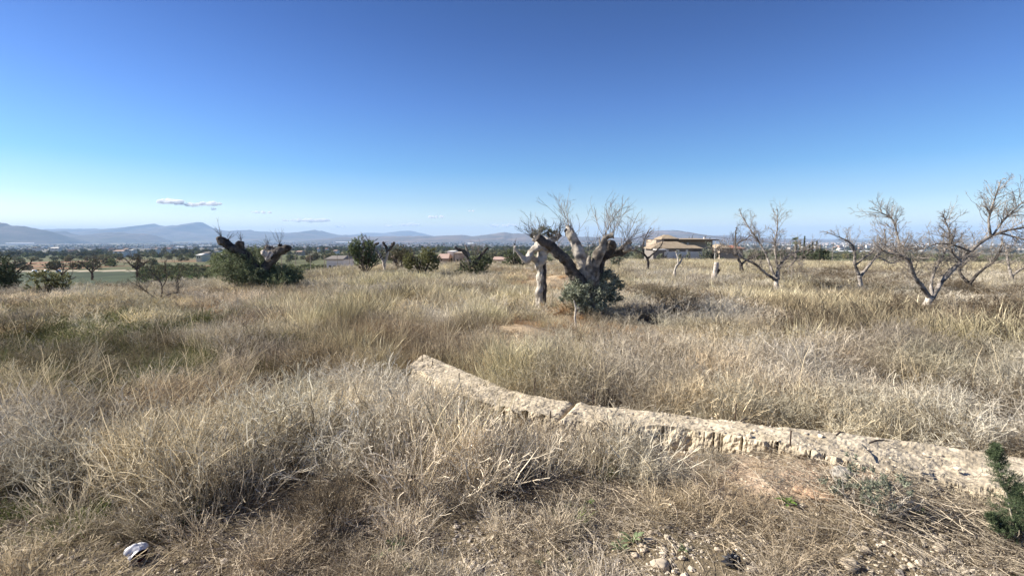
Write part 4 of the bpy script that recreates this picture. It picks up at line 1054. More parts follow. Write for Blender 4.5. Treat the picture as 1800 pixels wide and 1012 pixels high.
almond((1779, 492), 23, [(1779, 488, 4), (1778, 482, 4)],
  [[(1778, 484, 3.4), (1774, 470, 3), (1771, 455, 2.6), (1768, 440, 2)], [(1780, 484, 3.4), (1790, 476, 3), (1802, 470, 2.4)]],
  'pale low bare tree at the right edge behind the largest almond', BARK_ALM, seed=141, tw=1.0, sec=6)
almond((283, 534), 14.2, [(283, 526, 1.86), (285, 514, 1.86)],
  [[(285, 516, 1.49), (284, 500, 1.36), (278, 490, 1.12), (268, 480, 0.87), (258, 468, 0.62)], [(285, 505, 1.24), (292, 492, 1.12), (292, 478, 0.74), (290, 465, 0.62)],
   [(283, 528, 1.24), (268, 520, 0.99), (252, 508, 0.74), (230, 495, 0.50)], [(284, 524, 1.24), (300, 516, 1.24), (312, 514, 1.12), (313, 500, 1.12), (312, 488, 0.87), (320, 470, 0.62)], [(278, 492, 0.87), (262, 494, 0.74), (245, 488, 0.50)]],
  'black leafless shrub with thin arching stems in front of the left field', TWIG_DARK, seed=151, tw=0.4, sec=8, tmat=TWIG_DARK)
for i, (x_, yb, D_, yt, lb) in enumerate([(162, 484, 27, 463, 'thin dark bare tree at the edge of the crop field, left of its pair'), (241, 479, 29, 458, 'thin dark bare tree at the edge of the crop field, right of its pair'), (110, 488, 26, 470, 'low dark bare tree behind the sparse yellow green bush')]):
    almond((x_, yb), D_, [(x_, yb - 3, 2.4), (x_ - 1, yb - 6, 2.4)], [[(x_ - 1, yb - 6, 2), (x_ - 10, yb - 13, 1.5), (x_ - 18, yt, 1)], [(x_, yb - 6, 2), (x_ + 9, yb - 14, 1.5), (x_ + 20, yt, 1)], [(x_, yb - 8, 1.6), (x_ + 2, yt, 1)]], lb, BARK_DARK_AND_SHADE, seed=160 + i, tw=0.7, sec=6, tmat=TWIG_DARK)
# stump
LK = 1.0
DS = 24.0; bs = at(1257, 492, DS); bs[2] = float(H(bs[0], bs[1]))
ts = thing('tree_stump', bs, 'tall pale tree stump with one dark snag, standing alone in the grass before the villa', 'stump')
limb(ts, DS, [(1255, 502, 5.4), (1256, 490, 5), (1257, 478, 4.4), (1259, 468, 4), (1259, 461, 3.6)], BARK_PALE, 'trunk', 0.15, 171, 12, 20)
limb(ts, DS, [(1259, 480, 3), (1262, 476, 2.6), (1264, 473, 2.4)], BARK_DARK_AND_SHADE, 'snag', 0.2, 172, 9, 10, -0.04)

# ------------------------------------------------------------------ the low wall
CONC = mat('earth_concrete', (0.57, 0.49, 0.365), 0.95, 0.45, 30, 0.012, color2=(0.38, 0.32, 0.23), mixscale=7, detail=12)
RUST = mat('rusty_iron', (0.075, 0.05, 0.038), 0.9, 0.4, 30)
def wall_section(i0, i1, parent, seed, notch):
    n_ = int((i1 - i0) * 56); u = np.linspace(i0, i1, n_)
    idx = np.arange(len(WF)); 
    Fs_, Bs_ = spline(WF, 20 * (len(WF) - 1) + 1), spline(WB, 20 * (len(WB) - 1) + 1)
    uu = np.linspace(0, len(WF) - 1, len(Fs_))
    Fp = np.stack([np.interp(u, uu, Fs_[:, k_]) for k_ in range(3)], 1); Bp = np.stack([np.interp(u, uu, Bs_[:, k_]) for k_ in range(3)], 1)
    top = np.minimum(Fp[:, 2], Bp[:, 2]) * 0.5 + np.maximum(Fp[:, 2], Bp[:, 2]) * 0.5 + WTOP
    out = norm((Fp - Bp) * [1, 1, 0])
    prof = [(-0.05, -0.42), (-0.04, -0.25)] + [(-.035 + .03 * j_ / 11, -.21 + .016 * j_) for j_ in range(12)] + [(0.02, -0.008)] + [(t_, 0.0) for t_ in np.linspace(0.07, 0.93, 18)] + [(0.98, -0.01), (1.0, -0.05), (1.0, -0.4)]
    V = []
    endf = np.clip(np.minimum(u - i0, i1 - u) / 0.12, 0, 1) ** 0.5
    for k_, (t_, dz) in enumerate(prof):
        P = Fp * (1 - t_) + Bp * t_
        P[:, 2] = top + dz
        # rough crust
        nz_ = fbm(P[:, 0] * 5 + seed, P[:, 1] * 5 + dz * 6, 4, 400) - 0.5
        n2_ = fbm(P[:, 0] * 22, P[:, 1] * 22 + dz * 25, 3, 410) - 0.5
        if k_ < 15:
            nz_ = fbm(u * 4.5 + seed, u * 0 + dz * 9, 4, 400) - 0.5; n2_ = fbm(u * 12, u * 0 + dz * 26, 3, 410) - 0.5
        if dz > -0.03:
            n3_ = fbm(P[:, 0] * 48, P[:, 1] * 48, 2, 420) - 0.5
            P[:, 2] += nz_ * 0.045 + n2_ * 0.018 + n3_ * 0.008 - 0.03 * (1 - endf) - .05 * np.clip(fbm(P[:, 0] * 3, P[:, 1] * 3, 3, 433) - .55, 0, 1)
        wgt = 1.3 if t_ < 0.05 or t_ > 0.95 else 0.3
        P += out * (nz_ * 0.07 + n2_ * 0.035 + (fbm(u * 30, u * 0 + dz * 64, 2, 421) - .5) * .02)[:, None] * wgt
        if k_ < 15:
            for (c_, w_, dp) in notch:
                P -= out * (dp * np.exp(-((u - c_) / w_) ** 4))[:, None]
        V.append(P)
    m_ = len(prof); V = np.stack(V, 1).reshape(-1, 3)
    i = np.arange(n_ - 1)[:, None] * m_ + np.arange(m_ - 1)[None]
    q = np.stack([i, i + m_, i + m_ + 1, i + 1], -1).reshape(-1, 4)
    caps = []
    for e_ in (0, n_ - 1):
        r_ = [e_ * m_ + j for j in range(m_)]
        caps.append(np.array([r_ if e_ else r_[::-1]]))
    o = build('wall_section', V, [q] + caps, CONC, parent, False)
    return o
wb_ = WC[6].copy()
tw_ = thing('low_wall', (wb_[0], wb_[1], wb_[2] - 0.1), 'low curving earthen concrete footing with rusty rods, crossing from centre to lower right', 'wall')
rn = np.random.default_rng(404)
wall_section(0, 5.15, tw_, 1, [(3.6, .05, .10), (4.25, .09, .10), (4.75, .05, .05)] + [(rn.uniform(0, 5), .010, rn.uniform(.01, .04)) for i in range(10)])
wall_section(5.22, 14, tw_, 2, [(6.2, .02, .05), (6.75, .012, .06), (7.35, .014, .05), (8.25, .014, .06), (8.75, .016, .06), (9.35, .022, .08), (9.95, .012, .04), (10.2, .012, .05)] + [(rn.uniform(5.5, 14), .008, rn.uniform(.005, .03)) for i in range(10)])
def rod(px, py, hpx, zoff=WTOP, rr=0.005, lean=(0, 0)):
    b = hit(px, py, zoff); b[2] += zoff
    h = hpx * PX(b[1])
    P = np.array([[b - [0, 0, 0.08], b + [lean[0] * h * .5, lean[1], h * 0.5], b + [lean[0] * h, lean[1], h]]])
    V, q, _ = tubes(P, np.full((1, 3), rr), 6); build('rebar', V, q, RUST, tw_)
for (a_, b_, h_) in [(742, 634, 11), (760, 642, 9), (807, 668, 13), (939, 698, 36), (1042, 712, 26), (967, 741, 20), (1292, 737, 30), (1390, 764, 8)]: rod(a_, b_, h_, lean=(0.04, 0))
STICK = mat('dead_stick', (0.10, 0.075, 0.055), 0.9, 0.3, 30)
for (x0, y0, x1, y1, lb) in [(1302, 745, 1319, 741, 'short dark stick lying on the low wall behind its tallest right rod'), (1470, 770, 1485, 766, 'dark stick lying on the low wall, middle one of three'), (1528, 784, 1563, 781, 'longest dark stick lying on the low wall, nearest the right end'), ]:
    a_ = hit(x0, y0, WTOP); c_ = hit(x1, y1, WTOP); a_[2] += WTOP + .022; c_[2] += WTOP + .026
    P = np.array([[a_, a_ * .66 + c_ * .34 + [0, 0, .012], a_ * .33 + c_ * .67 + [0, 0.01, .004], c_]])
    V, q, _ = tubes(P, np.array([[.005, .0065, .005, .003]]), 6); o = build('stick', V, q, STICK); tag(o, lb, 'stick')

# ------------------------------------------------------------------ small things on the verge
STONE = mat('limestone', (0.58, 0.49, 0.37), 0.92, 0.2, 30, 0.004, color2=(0.40, 0.34, 0.26), mixscale=12)
STONEG = mat('grey_stone', (0.42, 0.385, 0.33), 0.92, 0.2, 30, 0.004, color2=(0.22, 0.21, 0.19), mixscale=12)
CLOD = mat('orange_clod', (0.50, 0.34, 0.225), 0.95, 0.2, 30, 0.004)
def stone(px, py, wpx, lb, m=None, seed=0, flat=(1, .8, .62), cat='stone', name='stone'):
    b = hit(px, py + wpx * 0.2); s_ = wpx * 0.5 * math.hypot(b[0], b[1], EYE) / F
    V = rock_v(ICO3[0], seed + 50, 0.3, 1.2, flat) * s_ + b + [0, 0, s_ * 0.3]
    o = build(name, V, ICO3[1], m or STONE, None, True); tag(o, lb, cat)
for i, a_ in enumerate([(1160, 992, 26, 'pale yellow jagged stone lowest in the gravel right of centre'), (1126, 957, 12, 'white rounded pebble, upper one of the pair below the broad green rosette'), (1117, 975, 13, 'white rounded pebble just below the pair under the broad green rosette'),
        (1143, 936, 10, 'small white stone right of the broad green rosette'), (1139, 949, 16, 'white angular stone touching the broad green rosette'), (1131, 966, 11, 'pale pinkish stone left of the white angular stone'),
        (1492, 990, 26, 'large cream stone at the bottom right among flattened straw'), (1517, 966, 16, 'cream stone above the largest cream stone at bottom right'), (1540, 934, 14, 'small bright stone in the straw below the half dead shrub'),
        (1651, 963, 16, 'oval bright stone half sunk in straw at the lower right'), (1321, 1001, 16, 'pale stone right of the black plastic lump'), (1262, 965, 10, 'small cream stone left of the black plastic lump'), (1020, 985, 12, 'cream stone left of the jagged yellow stone'),
        (840, 1003, 14, 'cream stone on the bottom edge left of centre'), (590, 962, 11, 'small pale stone left of the twin grey green rosettes'), (330, 985, 10, 'small pale stone right of the crushed white cup')]):
    stone(*a_, seed=i, flat=(1, .8, .5 + .02 * (i % 6)))
stone(1238, 597, 13, 'pale yellow boulder alone in the brush beyond the low wall', None, 30)
stone(1482, 830, 30, 'grey rounded stone lying against the bare earth before the low wall', STONEG, 31, (1, .9, .42))
for i, a_ in enumerate([(1428, 868, 26, 'orange earth clod left of the grey rounded stone'), (1455, 874, 22, 'orange earth clod below the grey rounded stone'), (1405, 860, 18, 'smallest orange earth clod, farthest left on the bare earth'), (1462, 806, 24, 'orange earth clod behind the grey rounded stone')]):
    stone(*a_, m=CLOD, seed=40 + i, flat=(1, .8, .42), cat='clod', name='earth_clod')
# red scrap
b = hit(1506, 843); RED = mat('red_plastic', (0.6, 0.06, 0.05), 0.5, 0.1, 10)
V, q = box(-.012, .012, -.008, .008, 0, .02); o = build('plastic_scrap', rock_v(V * 1.0 / .02, 3, 0.3) * .009 + b + [0, 0, .012], q, RED); tag(o, 'tiny bright red plastic scrap beside the grey rounded stone', 'litter')

# crushed white cup
CUPW = mat('white_plastic', (0.80, 0.80, 0.82), 0.35, 0.05, 20, 0.002, transl=0.15, spec=0.5)
CUPI = mat('cup_lining', (0.07, 0.018, 0.014), 0.5, 0.4, 30)
b = hit(243, 985); tc_ = thing('crushed_cup', b, 'crushed white plastic cup with dark red inside, lying at the bottom left', 'litter')
def cup(rs, name, m, off):
    n1, n2 = 22, 28; ax = norm(np.array([0.80, -0.50, -0.30])); u_ = norm(np.cross(ax, [0, 0, 1.])); w_ = np.cross(u_, ax)
    V = []
    for i in range(n1):
        t_ = i / (n1 - 1)
        r_ = rs * (min(1, math.sqrt(max(0, 1 - (1 - t_ / .35) ** 2))) if t_ < .35 else 1.0 - 0.04 * (t_ - .35))
        for j in range(n2):
            a_ = 2 * math.pi * j / n2
            p = ax * (t_ * .085 - .045) + (u_ * math.cos(a_) * 1.05 + w_ * math.sin(a_) * 0.9) * r_
            nn = mnoise.noise(Vector(p) * 28) * 0.026 + mnoise.noise(Vector(p) * 70) * 0.004
            V.append(p * (1 + nn / (np.linalg.norm(p) + .01)) * .88 + b + [0, 0, .05])
    i = np.arange(n1 - 1)[:, None] * n2 + np.arange(n2)[None]; j = np.arange(n1 - 1)[:, None] * n2 + (np.arange(n2)[None] + 1) % n2
    q = np.stack([i, j, j + n2, i + n2], -1).reshape(-1, 4)
    build(name, np.array(V), q, m, tc_, True)
cup(.050, 'shell', CUPW, 0); cup(.046, 'lining', CUPI, 0)
# black lump
BLK = mat('black_plastic', (0.018, 0.018, 0.022), 0.35, 0.2, 30, 0.003, spec=0.5)
b = hit(1287, 994); V = ICO3[0]; nn = np.array([abs(mnoise.noise(Vector(v) * 2.1)) * 1.2 + .3 * mnoise.noise(Vector(v) * 6) for v in V])
o = build('plastic_lump', V * (0.65 + nn)[:, None] * np.array([.040, .036, .040]) + b + [0, 0, .028], ICO3[1], BLK); tag(o, 'crumpled black plastic lump lying in the gravel at the bottom right of centre', 'litter')

# rosettes with separate leaves
RG = mat('rosette_leaf', (0.20, 0.25, 0.13), 0.6, 0.25, 30, transl=0.25); RB = mat('bright_leaf', (0.17, 0.27, 0.06), 0.6, 0.25, 30, transl=0.25)
def leaf_mesh(name, m):
    s_ = np.linspace(0, 1, 6); w = np.array([.12, .2, .42, .55, .42, .05]) * 0.26; z = 0.55 * s_ - 0.42 * s_ ** 2
    V = np.concatenate([np.stack([s_, -w, z + .06 * (w > 0.1)], 1), np.stack([s_, 0 * w, z], 1), np.stack([s_, w, z + .06 * (w > 0.1)], 1)])
    q = np.array([[i + 6 * k_, i + 1 + 6 * k_, i + 7 + 6 * k_, i + 6 + 6 * k_] for k_ in range(2) for i in range(5)])
    return build(name, V, q, m, None, True, link=False)
lg_, lbr = leaf_mesh('leaf', RG).data, leaf_mesh('leaf', RB).data
def rosette(px, py, L, n_, lb, me, seed):
    b = hit(px, py); t = thing('rosette_weed', b + [0, 0, .004], lb, 'weed'); rr = random.Random(seed)
    for i in range(n_):
        o = bpy.data.objects.new('leaf', me); COL.objects.link(o); o.parent = t
        s_ = L * rr.uniform(.6, 1.1); o.scale = (s_, s_, s_); o.rotation_euler = (rr.uniform(-.2, .2), rr.uniform(-.7, 0.15), i * 2.4 + rr.uniform(-.3, .3))
for i, a_ in enumerate([(693, 962, .075, 12, 'broad leaved grey green rosette, right one of the twin plants near the bottom', lg_), (664, 985, .055, 8, 'smaller grey green rosette, left one of the twin plants near the bottom', lg_),
        (1112, 953, .08, 12, 'broad green rosette beside the white stones', lg_), (1092, 968, .065, 10, 'green rosette just left below the broad green one', lg_), (1203, 968, .045, 8, 'small rosette right of the white stones', lg_),
        (1385, 887, .08, 11, 'bright green weed at the edge of the orange clods', lbr), (715, 1000, .05, 8, 'low rosette on the bottom edge right of the twin plants', lg_), (945, 990, .04, 7, 'small rosette at the bottom left of the gravel', lg_),
        (810, 665, .10, 12, 'bright green weed growing behind the far part of the low wall', lbr), (1035, 887, .05, 8, 'small green weed in the shade of tan stems above the gravel', lbr), (1620, 905, .05, 8, 'green weed under the half dead shrub by the wall', lbr)]):
    rosette(*a_, 500 + i)

# conifer sapling at the right edge
CON = mat('conifer_needles', (0.09, 0.12, 0.06), 0.6, 0.35, 8, attr='tone', transl=0.15)
CSTEM = mat('conifer_stem', (0.50, 0.44, 0.34), 0.9, 0.3, 20)
b = hit(1793, 950); tj = thing('conifer_sapling', b, 'dark green conifer sapling leaning left at the right edge before the wall', 'sapling')
Dj = b[1]; rj = np.random.default_rng(77)
def jun(pts, name_seed, w0, dens):
    path = spline([at(x_, y_, Dj + dd) for x_, y_, dd in pts], 26)
    P = path[None]; V, q, _ = tubes(P, np.linspace(.006, .002, 26)[None], 6); build('stem', V, q, CSTEM, tj, True)
    n_ = dens; s_ = rj.uniform(0.04, 1, n_) ** 0.9; i = (s_ * 24.99).astype(int); S = path[i]
    T = norm(path[i + 1 - (i == 25)] - path[np.maximum(i - 1, 0)])
    a = rj.normal(size=(n_, 3)); a = norm(a - (a * T).sum(-1, keepdims=True) * T)
    L = w0 * (1.06 - s_) * rj.uniform(.5, 1.1, n_) + .015
    P = grow(S, a + T * 0.75, L, 5, .08, .03, rj)
    per = 60; ss = rj.uniform(0, 3.99, (n_, per)); ii = ss.astype(int); f = (ss - ii)[..., None]; ar = np.arange(n_)[:, None]
    Q = (P[ar, ii] * (1 - f) + P[ar, ii + 1] * f).reshape(-1, 3)
    g_ = G(); V, q, t_ = leaves(Q, .018, .0011, rj, .5, (.5, 1.5)); g_.add(V, q, t_ * np.repeat(np.repeat(rj.uniform(.6, 1.3, n_), per), 4))
    V, q, ids = tubes(P, np.full((n_, 5), .0012), 2, rj); g_.add(V, q, .8)
    o = g_.make('needles', CON, tj); o['kind'] = 'stuff'
jun([(1790, 948, 0), (1778, 905, 0), (1765, 850, .0), (1752, 810, 0), (1750, 782, 0)], 0, .15, 170)
jun([(1796, 950, .05), (1800, 915, .05), (1795, 880, .1), (1790, 850, .1)], 1, .14, 110)
jun([(1795, 952, -.05), (1825, 915, 0), (1840, 880, 0), (1850, 850, 0)], 2, .14, 110)
jun([(1786, 945, -.05), (1765, 925, -.05), (1740, 905, -.05)], 3, .10, 80)

# dead branch pile, snag, stalks
def pile(px, py, n_, L, lb, name, m, up=0.25, seed=0, hw=.004):
    r = np.random.default_rng(seed); b = hit(px, py)
    t = thing(name, b, lb, name.replace('_', ' '))
    a = r.uniform(0, 6.28, n_)
    g_, _ = shoots(b + np.stack([r.normal(size=n_) * .14, r.normal(size=n_) * .1, r.uniform(0, .1, n_)], 1), np.stack([np.cos(a), np.sin(a), r.uniform(0, 1, n_) * up * 2], 1), L * r.uniform(.5, 1.1, n_), r, hw, 2, 5, .0, .2, .7)
    g_.make('branches', m, t)['kind'] = 'stuff'
pile(462, 706, 60, .34, 'heap of blackened dead twigs in a hollow of the left field', 'twig_heap', TWIG_DARK, .5, 601)
pile(120, 720, 12, .35, 'small dark dead twigs in the shaded green hollow at the left', 'twig_heap', TWIG_DARK, .4, 602)
pile(1245, 905, 14, .40, 'tangle of pale fallen stems at the edge of the gravel', 'fallen_stems', mat('pale_twig', (0.45, 0.37, 0.27), 0.9, .2, 20), .2, 603, .0028)
pile(600, 925, 14, .30, 'small pale brushwood pile above the twin rosettes', 'brushwood', mat('pale_twig_b', (0.40, 0.33, 0.25), 0.9, .2, 20), .25, 604, .0028)
Ds_ = D1 - 1.0; bb = at(1013, 590, Ds_); bb[2] = float(H(bb[0], bb[1]))
tp = thing('pale_snag', bb, 'thin bleached upright snag with a short side arm before the leafy suckers', 'snag')
LK = 1.0
limb(tp, Ds_, [(1014, 594, 2.6), (1013, 575, 2.2), (1011, 560, 1.9), (1012, 542, 1.5), (1009, 528, 1)], BARK_GREY, 'stem', .2, 700, 8, 18)
limb(tp, Ds_, [(1012, 582, 2.4), (1002, 580, 1.8), (992, 577, 1.2)], BARK_PALE, 'arm', .2, 701, 8, 10, -.02)

# ------------------------------------------------------------------ villa and what stands round it
WALLC = mat('cream_render', (0.44, 0.36, 0.275), 0.9, 0.1, 0.6); ROOFC = mat('tan_roof_tiles', (0.32, 0.255, 0.18), 0.9, 0.2, 1.5)
FASC = mat('dark_fascia', (0.045, 0.035, 0.03), 0.8); WHT = mat('white_wall', (0.72, 0.69, 0.64), 0.9, 0.08, 0.5); GLS = mat('dark_glass', (0.03, 0.035, 0.04), 0.15, 0.0, spec=0.5)
RROOF = mat('red_roof_tiles', (0.36, 0.17, 0.12), 0.9, 0.2, 1.5); GREYR_SHADEW = mat('grey_roof_shaded_wall', (0.22, 0.20, 0.18), 0.9, 0.1, 1)  # grey roofs; on the villa's low walls the grey is shade put into colour
def hip(x0, x1, y0, y1, z0, z1, inx, iny, th=0.14):
    V = np.array([[x0, y0, z0 - th], [x1, y0, z0 - th], [x1, y1, z0 - th], [x0, y1, z0 - th], [x0, y0, z0], [x1, y0, z0], [x1, y1, z0], [x0, y1, z0],
                  [x0 + inx, y0 + iny, z1], [x1 - inx, y0 + iny, z1], [x1 - inx, y1 - iny, z1], [x0 + inx, y1 - iny, z1]], float)
    F4 = np.array([[0, 3, 2, 1], [0, 1, 5, 4], [1, 2, 6, 5], [2, 3, 7, 6], [3, 0, 4, 7], [4, 5, 9, 8], [5, 6, 10, 9], [6, 7, 11, 10], [7, 4, 8, 11], [8, 9, 10, 11]])
    return V, F4
DV = 92.0
vx = lambda p: at(p, 430, DV)[0]; vz = lambda p: at(1200, p, DV)[2]
gz = float(H(vx(1200), DV)) - 0.5
tv = thing('villa', (vx(1205), DV, gz), 'tan villa with hipped roofs and a long dark eave beyond the field crest', 'house')
def part(nm, g, m, t): o = build(nm, g[0], g[1], m, t); return o
part('wall', box(vx(1170), vx(1264), DV + 3, DV + 11, gz, vz(423)), WALLC, tv)
part('eave', box(vx(1166), vx(1269), DV + 1.4, DV + 12, vz(423) + .003, vz(421)), FASC, tv)
part('roof', hip(vx(1192), vx(1267), DV + 1.8, DV + 11.6, vz(421) + .01, vz(419), 2.5, 4.3, .005), ROOFC, tv)
part('roof', hip(vx(1166), vx(1197), DV + 1.2, DV + 6.5, vz(420.6) + .12, vz(412.6), 1.35, 2.2), ROOFC, tv)
part('wall', box(vx(1156), vx(1170) - .01, DV + 1, DV + 8, gz, vz(422)), WALLC, tv)
part('roof', hip(vx(1136), vx(1213), DV - 3.4, DV + 2.2, vz(435.5), vz(424.5), 2.8, 2.4), ROOFC, tv)
part('wall', box(vx(1141), vx(1208), DV - 2.9, DV + 2.99, gz, vz(435.5) - .15), GREYR_SHADEW, tv)
part('roof', hip(vx(1204), vx(1232), DV - 1.5, DV + 2.9, vz(436), vz(431), 1.0, 2.0), ROOFC, tv)
part('wall', box(vx(1208) + .02, vx(1229), DV - 1.0, DV + 2.98, gz, vz(436) - .15), GREYR_SHADEW, tv)
for (a_, c_, y0_, y1_, yy) in [(1158, 1162, 425, 431, 1.0), (1206, 1211, 426, 431, 3.0), (1217, 1221, 426, 431, 3.0), (1163, 1167, 438, 443, -2.9), (1180, 1185, 438, 443, -2.9), (1196, 1200, 438, 443, -2.9)]:
    f_ = part('window', box(vx(a_), vx(c_), DV + yy - .05, DV + yy + .02, vz(y1_), vz(y0_)), WHT, tv)
    part('pane', box(vx(a_) + .06, vx(c_) - .06, DV + yy - .07, DV + yy - .052, vz(y1_) + .06, vz(y0_) - .06), GLS, f_)
part('chimney', box(vx(1255.6), vx(1258), DV + 5, DV + 5.4, vz(421), vz(417)), WHT, tv)
part('garden_wall', box(vx(1148), vx(1226), DV - 7.2, DV - 7.0, gz - .6, vz(440.5)), WHT, tv)
o = part('awning', box(vx(1131), vx(1148), DV - 8.5, DV - 6.3, vz(437.4), vz(436)), WHT, tv)
t = thing('house', (vx(1283), DV + 22, gz), 'low house with red tiled roof, partly hidden right of the villa', 'house')
D_ = DV + 22; hx = lambda p: at(p, 430, D_)[0]; hz_ = lambda p: at(1280, p, D_)[2]
part('wall', box(hx(1266), hx(1306), D_, D_ + 7, gz - 1, hz_(437)), WALLC, t); part('roof', hip(hx(1264), hx(1286), D_ - .5, D_ + 7.5, hz_(437) + .15, hz_(429.5), 1, 3.2), ROOFC, t)
part('roof', hip(hx(1286) + .02, hx(1308), D_ - .6, D_ + 7.5, hz_(437.5) + .15, hz_(431.5), 1, 3.2), RROOF, t)
def farbush(px, D, top, halfw, lb, m, n_, seed, cat='tree', name='leafy_tree'):
    return bush(px, D, top, halfw, lb, m, n_, 5, 0.16, 0.06, seed, None, cat, name, clear=0.0)
farbush(1245, 84, 423, 22, 'grey green tree before the right end of the villa', LEAF_GREYG, 2600, 701)
farbush(1198, 83, 438, 18, 'low blue green shrubs along the white villa wall', LEAF_GREYG, 900, 702, 'bush', 'bush')
farbush(1165, 83, 440, 14, 'low grey green shrub at the left foot of the villa', LEAF_GREYG, 700, 709, 'bush', 'bush')
farbush(1227, 112, 415.5, 6, 'treetop over the long villa roof, left one of two', LEAF_BROWNG, 500, 703)
farbush(1245, 112, 414.5, 6, 'treetop over the long villa roof, right and darker one of two', LEAF_DARK, 500, 704)
farbush(1440, 84, 437, 19, 'round dark green hedge tree below the utility poles', LEAF_DARK, 2600, 705)
farbush(1412, 96, 432, 13, 'dark garden tree under the tall thin cypress', LEAF_DARK, 900, 706)
farbush(1375, 96, 434, 13, 'dark garden tree left of the palm', LEAF_DARK, 800, 707)
farbush(1340, 96, 436, 13, 'dark garden tree behind the middle almond tree', LEAF_DARK, 700, 708)
def cypress(px, D, top, hwpx, lb, seed):
    r = np.random.default_rng(seed); x0 = at(px, 440, D)[0]; z0 = float(H(x0, D)); z1 = at(px, top, D)[2]; h = z1 - z0; w = hwpx * PX(D)
    t = thing('cypress', (x0, D, z0), lb, 'tree')
    V, q = limb_mesh([(x0, D, z0 - .2), (x0, D, z0 + h * .9)], [.12, .03], 6, 6, .1, 1, True, seed); build('trunk', V, q, BARK_DARK_AND_SHADE, t, True)
    n_ = 1500; s_ = r.uniform(.04, 1, n_); a = r.uniform(0, 6.28, n_); rr = w * np.sqrt(r.uniform(.1, 1, n_)) * np.clip((1 - s_) * 2.2, 0.05, 1) ** .7 * (0.75 + .4 * np.sin(s_ * 40 + a))
    V, q, tn = leaves(np.stack([x0 + np.cos(a) * rr, D + np.sin(a) * rr, z0 + s_ * h * .97], 1), .22, .05, r, 2.0); G().add(V, q, tn).make('foliage', LEAF_DARK, t)['kind'] = 'stuff'
for i, a_ in enumerate([(1413, 116, 414, 1.8, 'tallest thin cypress right of the palm'), (1406, 118, 426, 2.4, 'short cypress between the palm and the tallest cypress'), (1428, 118, 424.5, 2.2, 'cypress left of the wooden utility pole, taller of the pair'), (1423, 120, 429, 2.6, 'short wide cypress left of the taller of the pair'), (1435, 121, 423, 1.6, 'thin cypress touching the wooden utility pole')]): cypress(a_[0], a_[1] * .84, a_[2], a_[3] * 1.25, a_[4], 720 + i)
# palm
D_ = 100; x0 = at(1398, 440, D_)[0]; z0 = float(H(x0, D_)); z1 = at(1398, 424, D_)[2]; tpm = thing('palm_tree', (x0, D_, z0), 'small fan palm with a round green head behind the middle almond tree', 'palm')
V, q = limb_mesh([(x0 + .5, D_, z0 - .2), (x0 + .2, D_, (z0 + z1) / 2), (x0, D_, z1)], [.3, .26, .24], 10, 14, .12, 2, True, 3); build('trunk', V, q, BARK_MID, tpm, True)
r = np.random.default_rng(740)
PALM = mat('palm_frond', (0.09, 0.12, 0.045), .6, .3, 3, transl=.2)
for i in range(34):
    a = i * 2.4; el = r.uniform(-.7, 1.35); dv = np.array([math.cos(a) * math.cos(el), math.sin(a) * math.cos(el), math.sin(el)])
    up_ = norm(np.cross(np.cross(dv, [0, 0, 1.]), dv)); sd_ = norm(np.cross(dv, up_)); c = np.array([x0, D_, z1]); V = []; q = []
    for k_ in range(9):
        th = (k_ - 4) * .24; d2 = dv * math.cos(th) + sd_ * math.sin(th); p0 = c + dv * .45; p1 = p0 + d2 * .75 + [0, 0, -.12 * abs(k_ - 4) / 4 - .08]
        n_ = len(V); V += [p0, p0 + d2 * .4 + sd_ * .035, p1, p0 + d2 * .4 - sd_ * .035]; q.append([n_, n_ + 1, n_ + 2, n_ + 3])
    n_ = len(V); V += [c + sd_ * .015, c - sd_ * .015, c + dv * .45 - sd_ * .012, c + dv * .45 + sd_ * .012]; q.append([n_, n_ + 1, n_ + 2, n_ + 3])
    build('frond', np.array(V), np.array(q), PALM, tpm)

# poles and wires
WOOD = mat('pole_wood', (0.34, 0.28, 0.21), .9, .2, 2); CPOLE = mat('concrete_pole', (0.52, 0.49, 0.44), .9, .1, 2); WIRE = mat('wire', (0.12, 0.12, 0.12), .6)
def pole(px, D, ytop, r_, m, lb, arm=None, lamp=False, name='utility_pole', cat='pole'):
    x0 = at(px, 440, D)[0]; z0 = float(H(x0, D)); z1 = at(px, ytop, D)[2]; t = thing(name, (x0, D, z0), lb, cat)
    V, q, _ = tubes(np.array([[(x0, D, z0 - .3), (x0, D, z1)]]), np.array([[r_, r_ * .7]]), 8); build('post', V, q, m, t)
    if arm: part('crossarm', box(x0 - arm, x0 + arm, D - r_ - .1, D - r_, z1 - .5, z1 - .38), m, t)
    if lamp:
        P = spline([(x0, D, z1 - 1.2), (x0 - .6, D, z1 - .9), (x0 - 1.1, D, z1 - 1.0)], 8)[None]; V, q, _ = tubes(P, np.full((1, 8), .04), 6); build('lamp_arm', V, q, CPOLE, t)
        part('lamp_head', box(x0 - 1.5, x0 - 1.0, D - .12, D + .12, z1 - 1.12, z1 - .98), WHT, t)
    return np.array([x0, D, z1 - .2])
p1 = pole(1441, 95, 429, .12, WOOD, 'wooden utility pole with small crossarm and street lamp right of the cypresses', .5, True)
p2 = pole(1464, 118, 427, .10, BARK_MID, 'darker thin utility pole right of the wooden one', .5)
p3 = pole(1257, 80, 424, .07, CPOLE, 'thin pale pole before the right end of the villa', None, False, 'pole')
p4 = pole(903, 60, 438, .06, CPOLE, 'pale concrete post beyond the crest left of the crooked bare arm', None, False, 'post', 'post')
p5 = pole(784, 90, 436.5, .07, BARK_MID, 'dark thin pole behind the far stone ruin', None, False, 'pole')
def wire(a, b, sag, lb):
    P = np.array([a + (b - a) * t_ - [0, 0, sag * 4 * t_ * (1 - t_)] for t_ in np.linspace(0, 1, 14)])[None]
    V, q, _ = tubes(P, np.full((1, 14), .022), 4); o = build('overhead_wire', V, q, WIRE); tag(o, lb, 'wire')
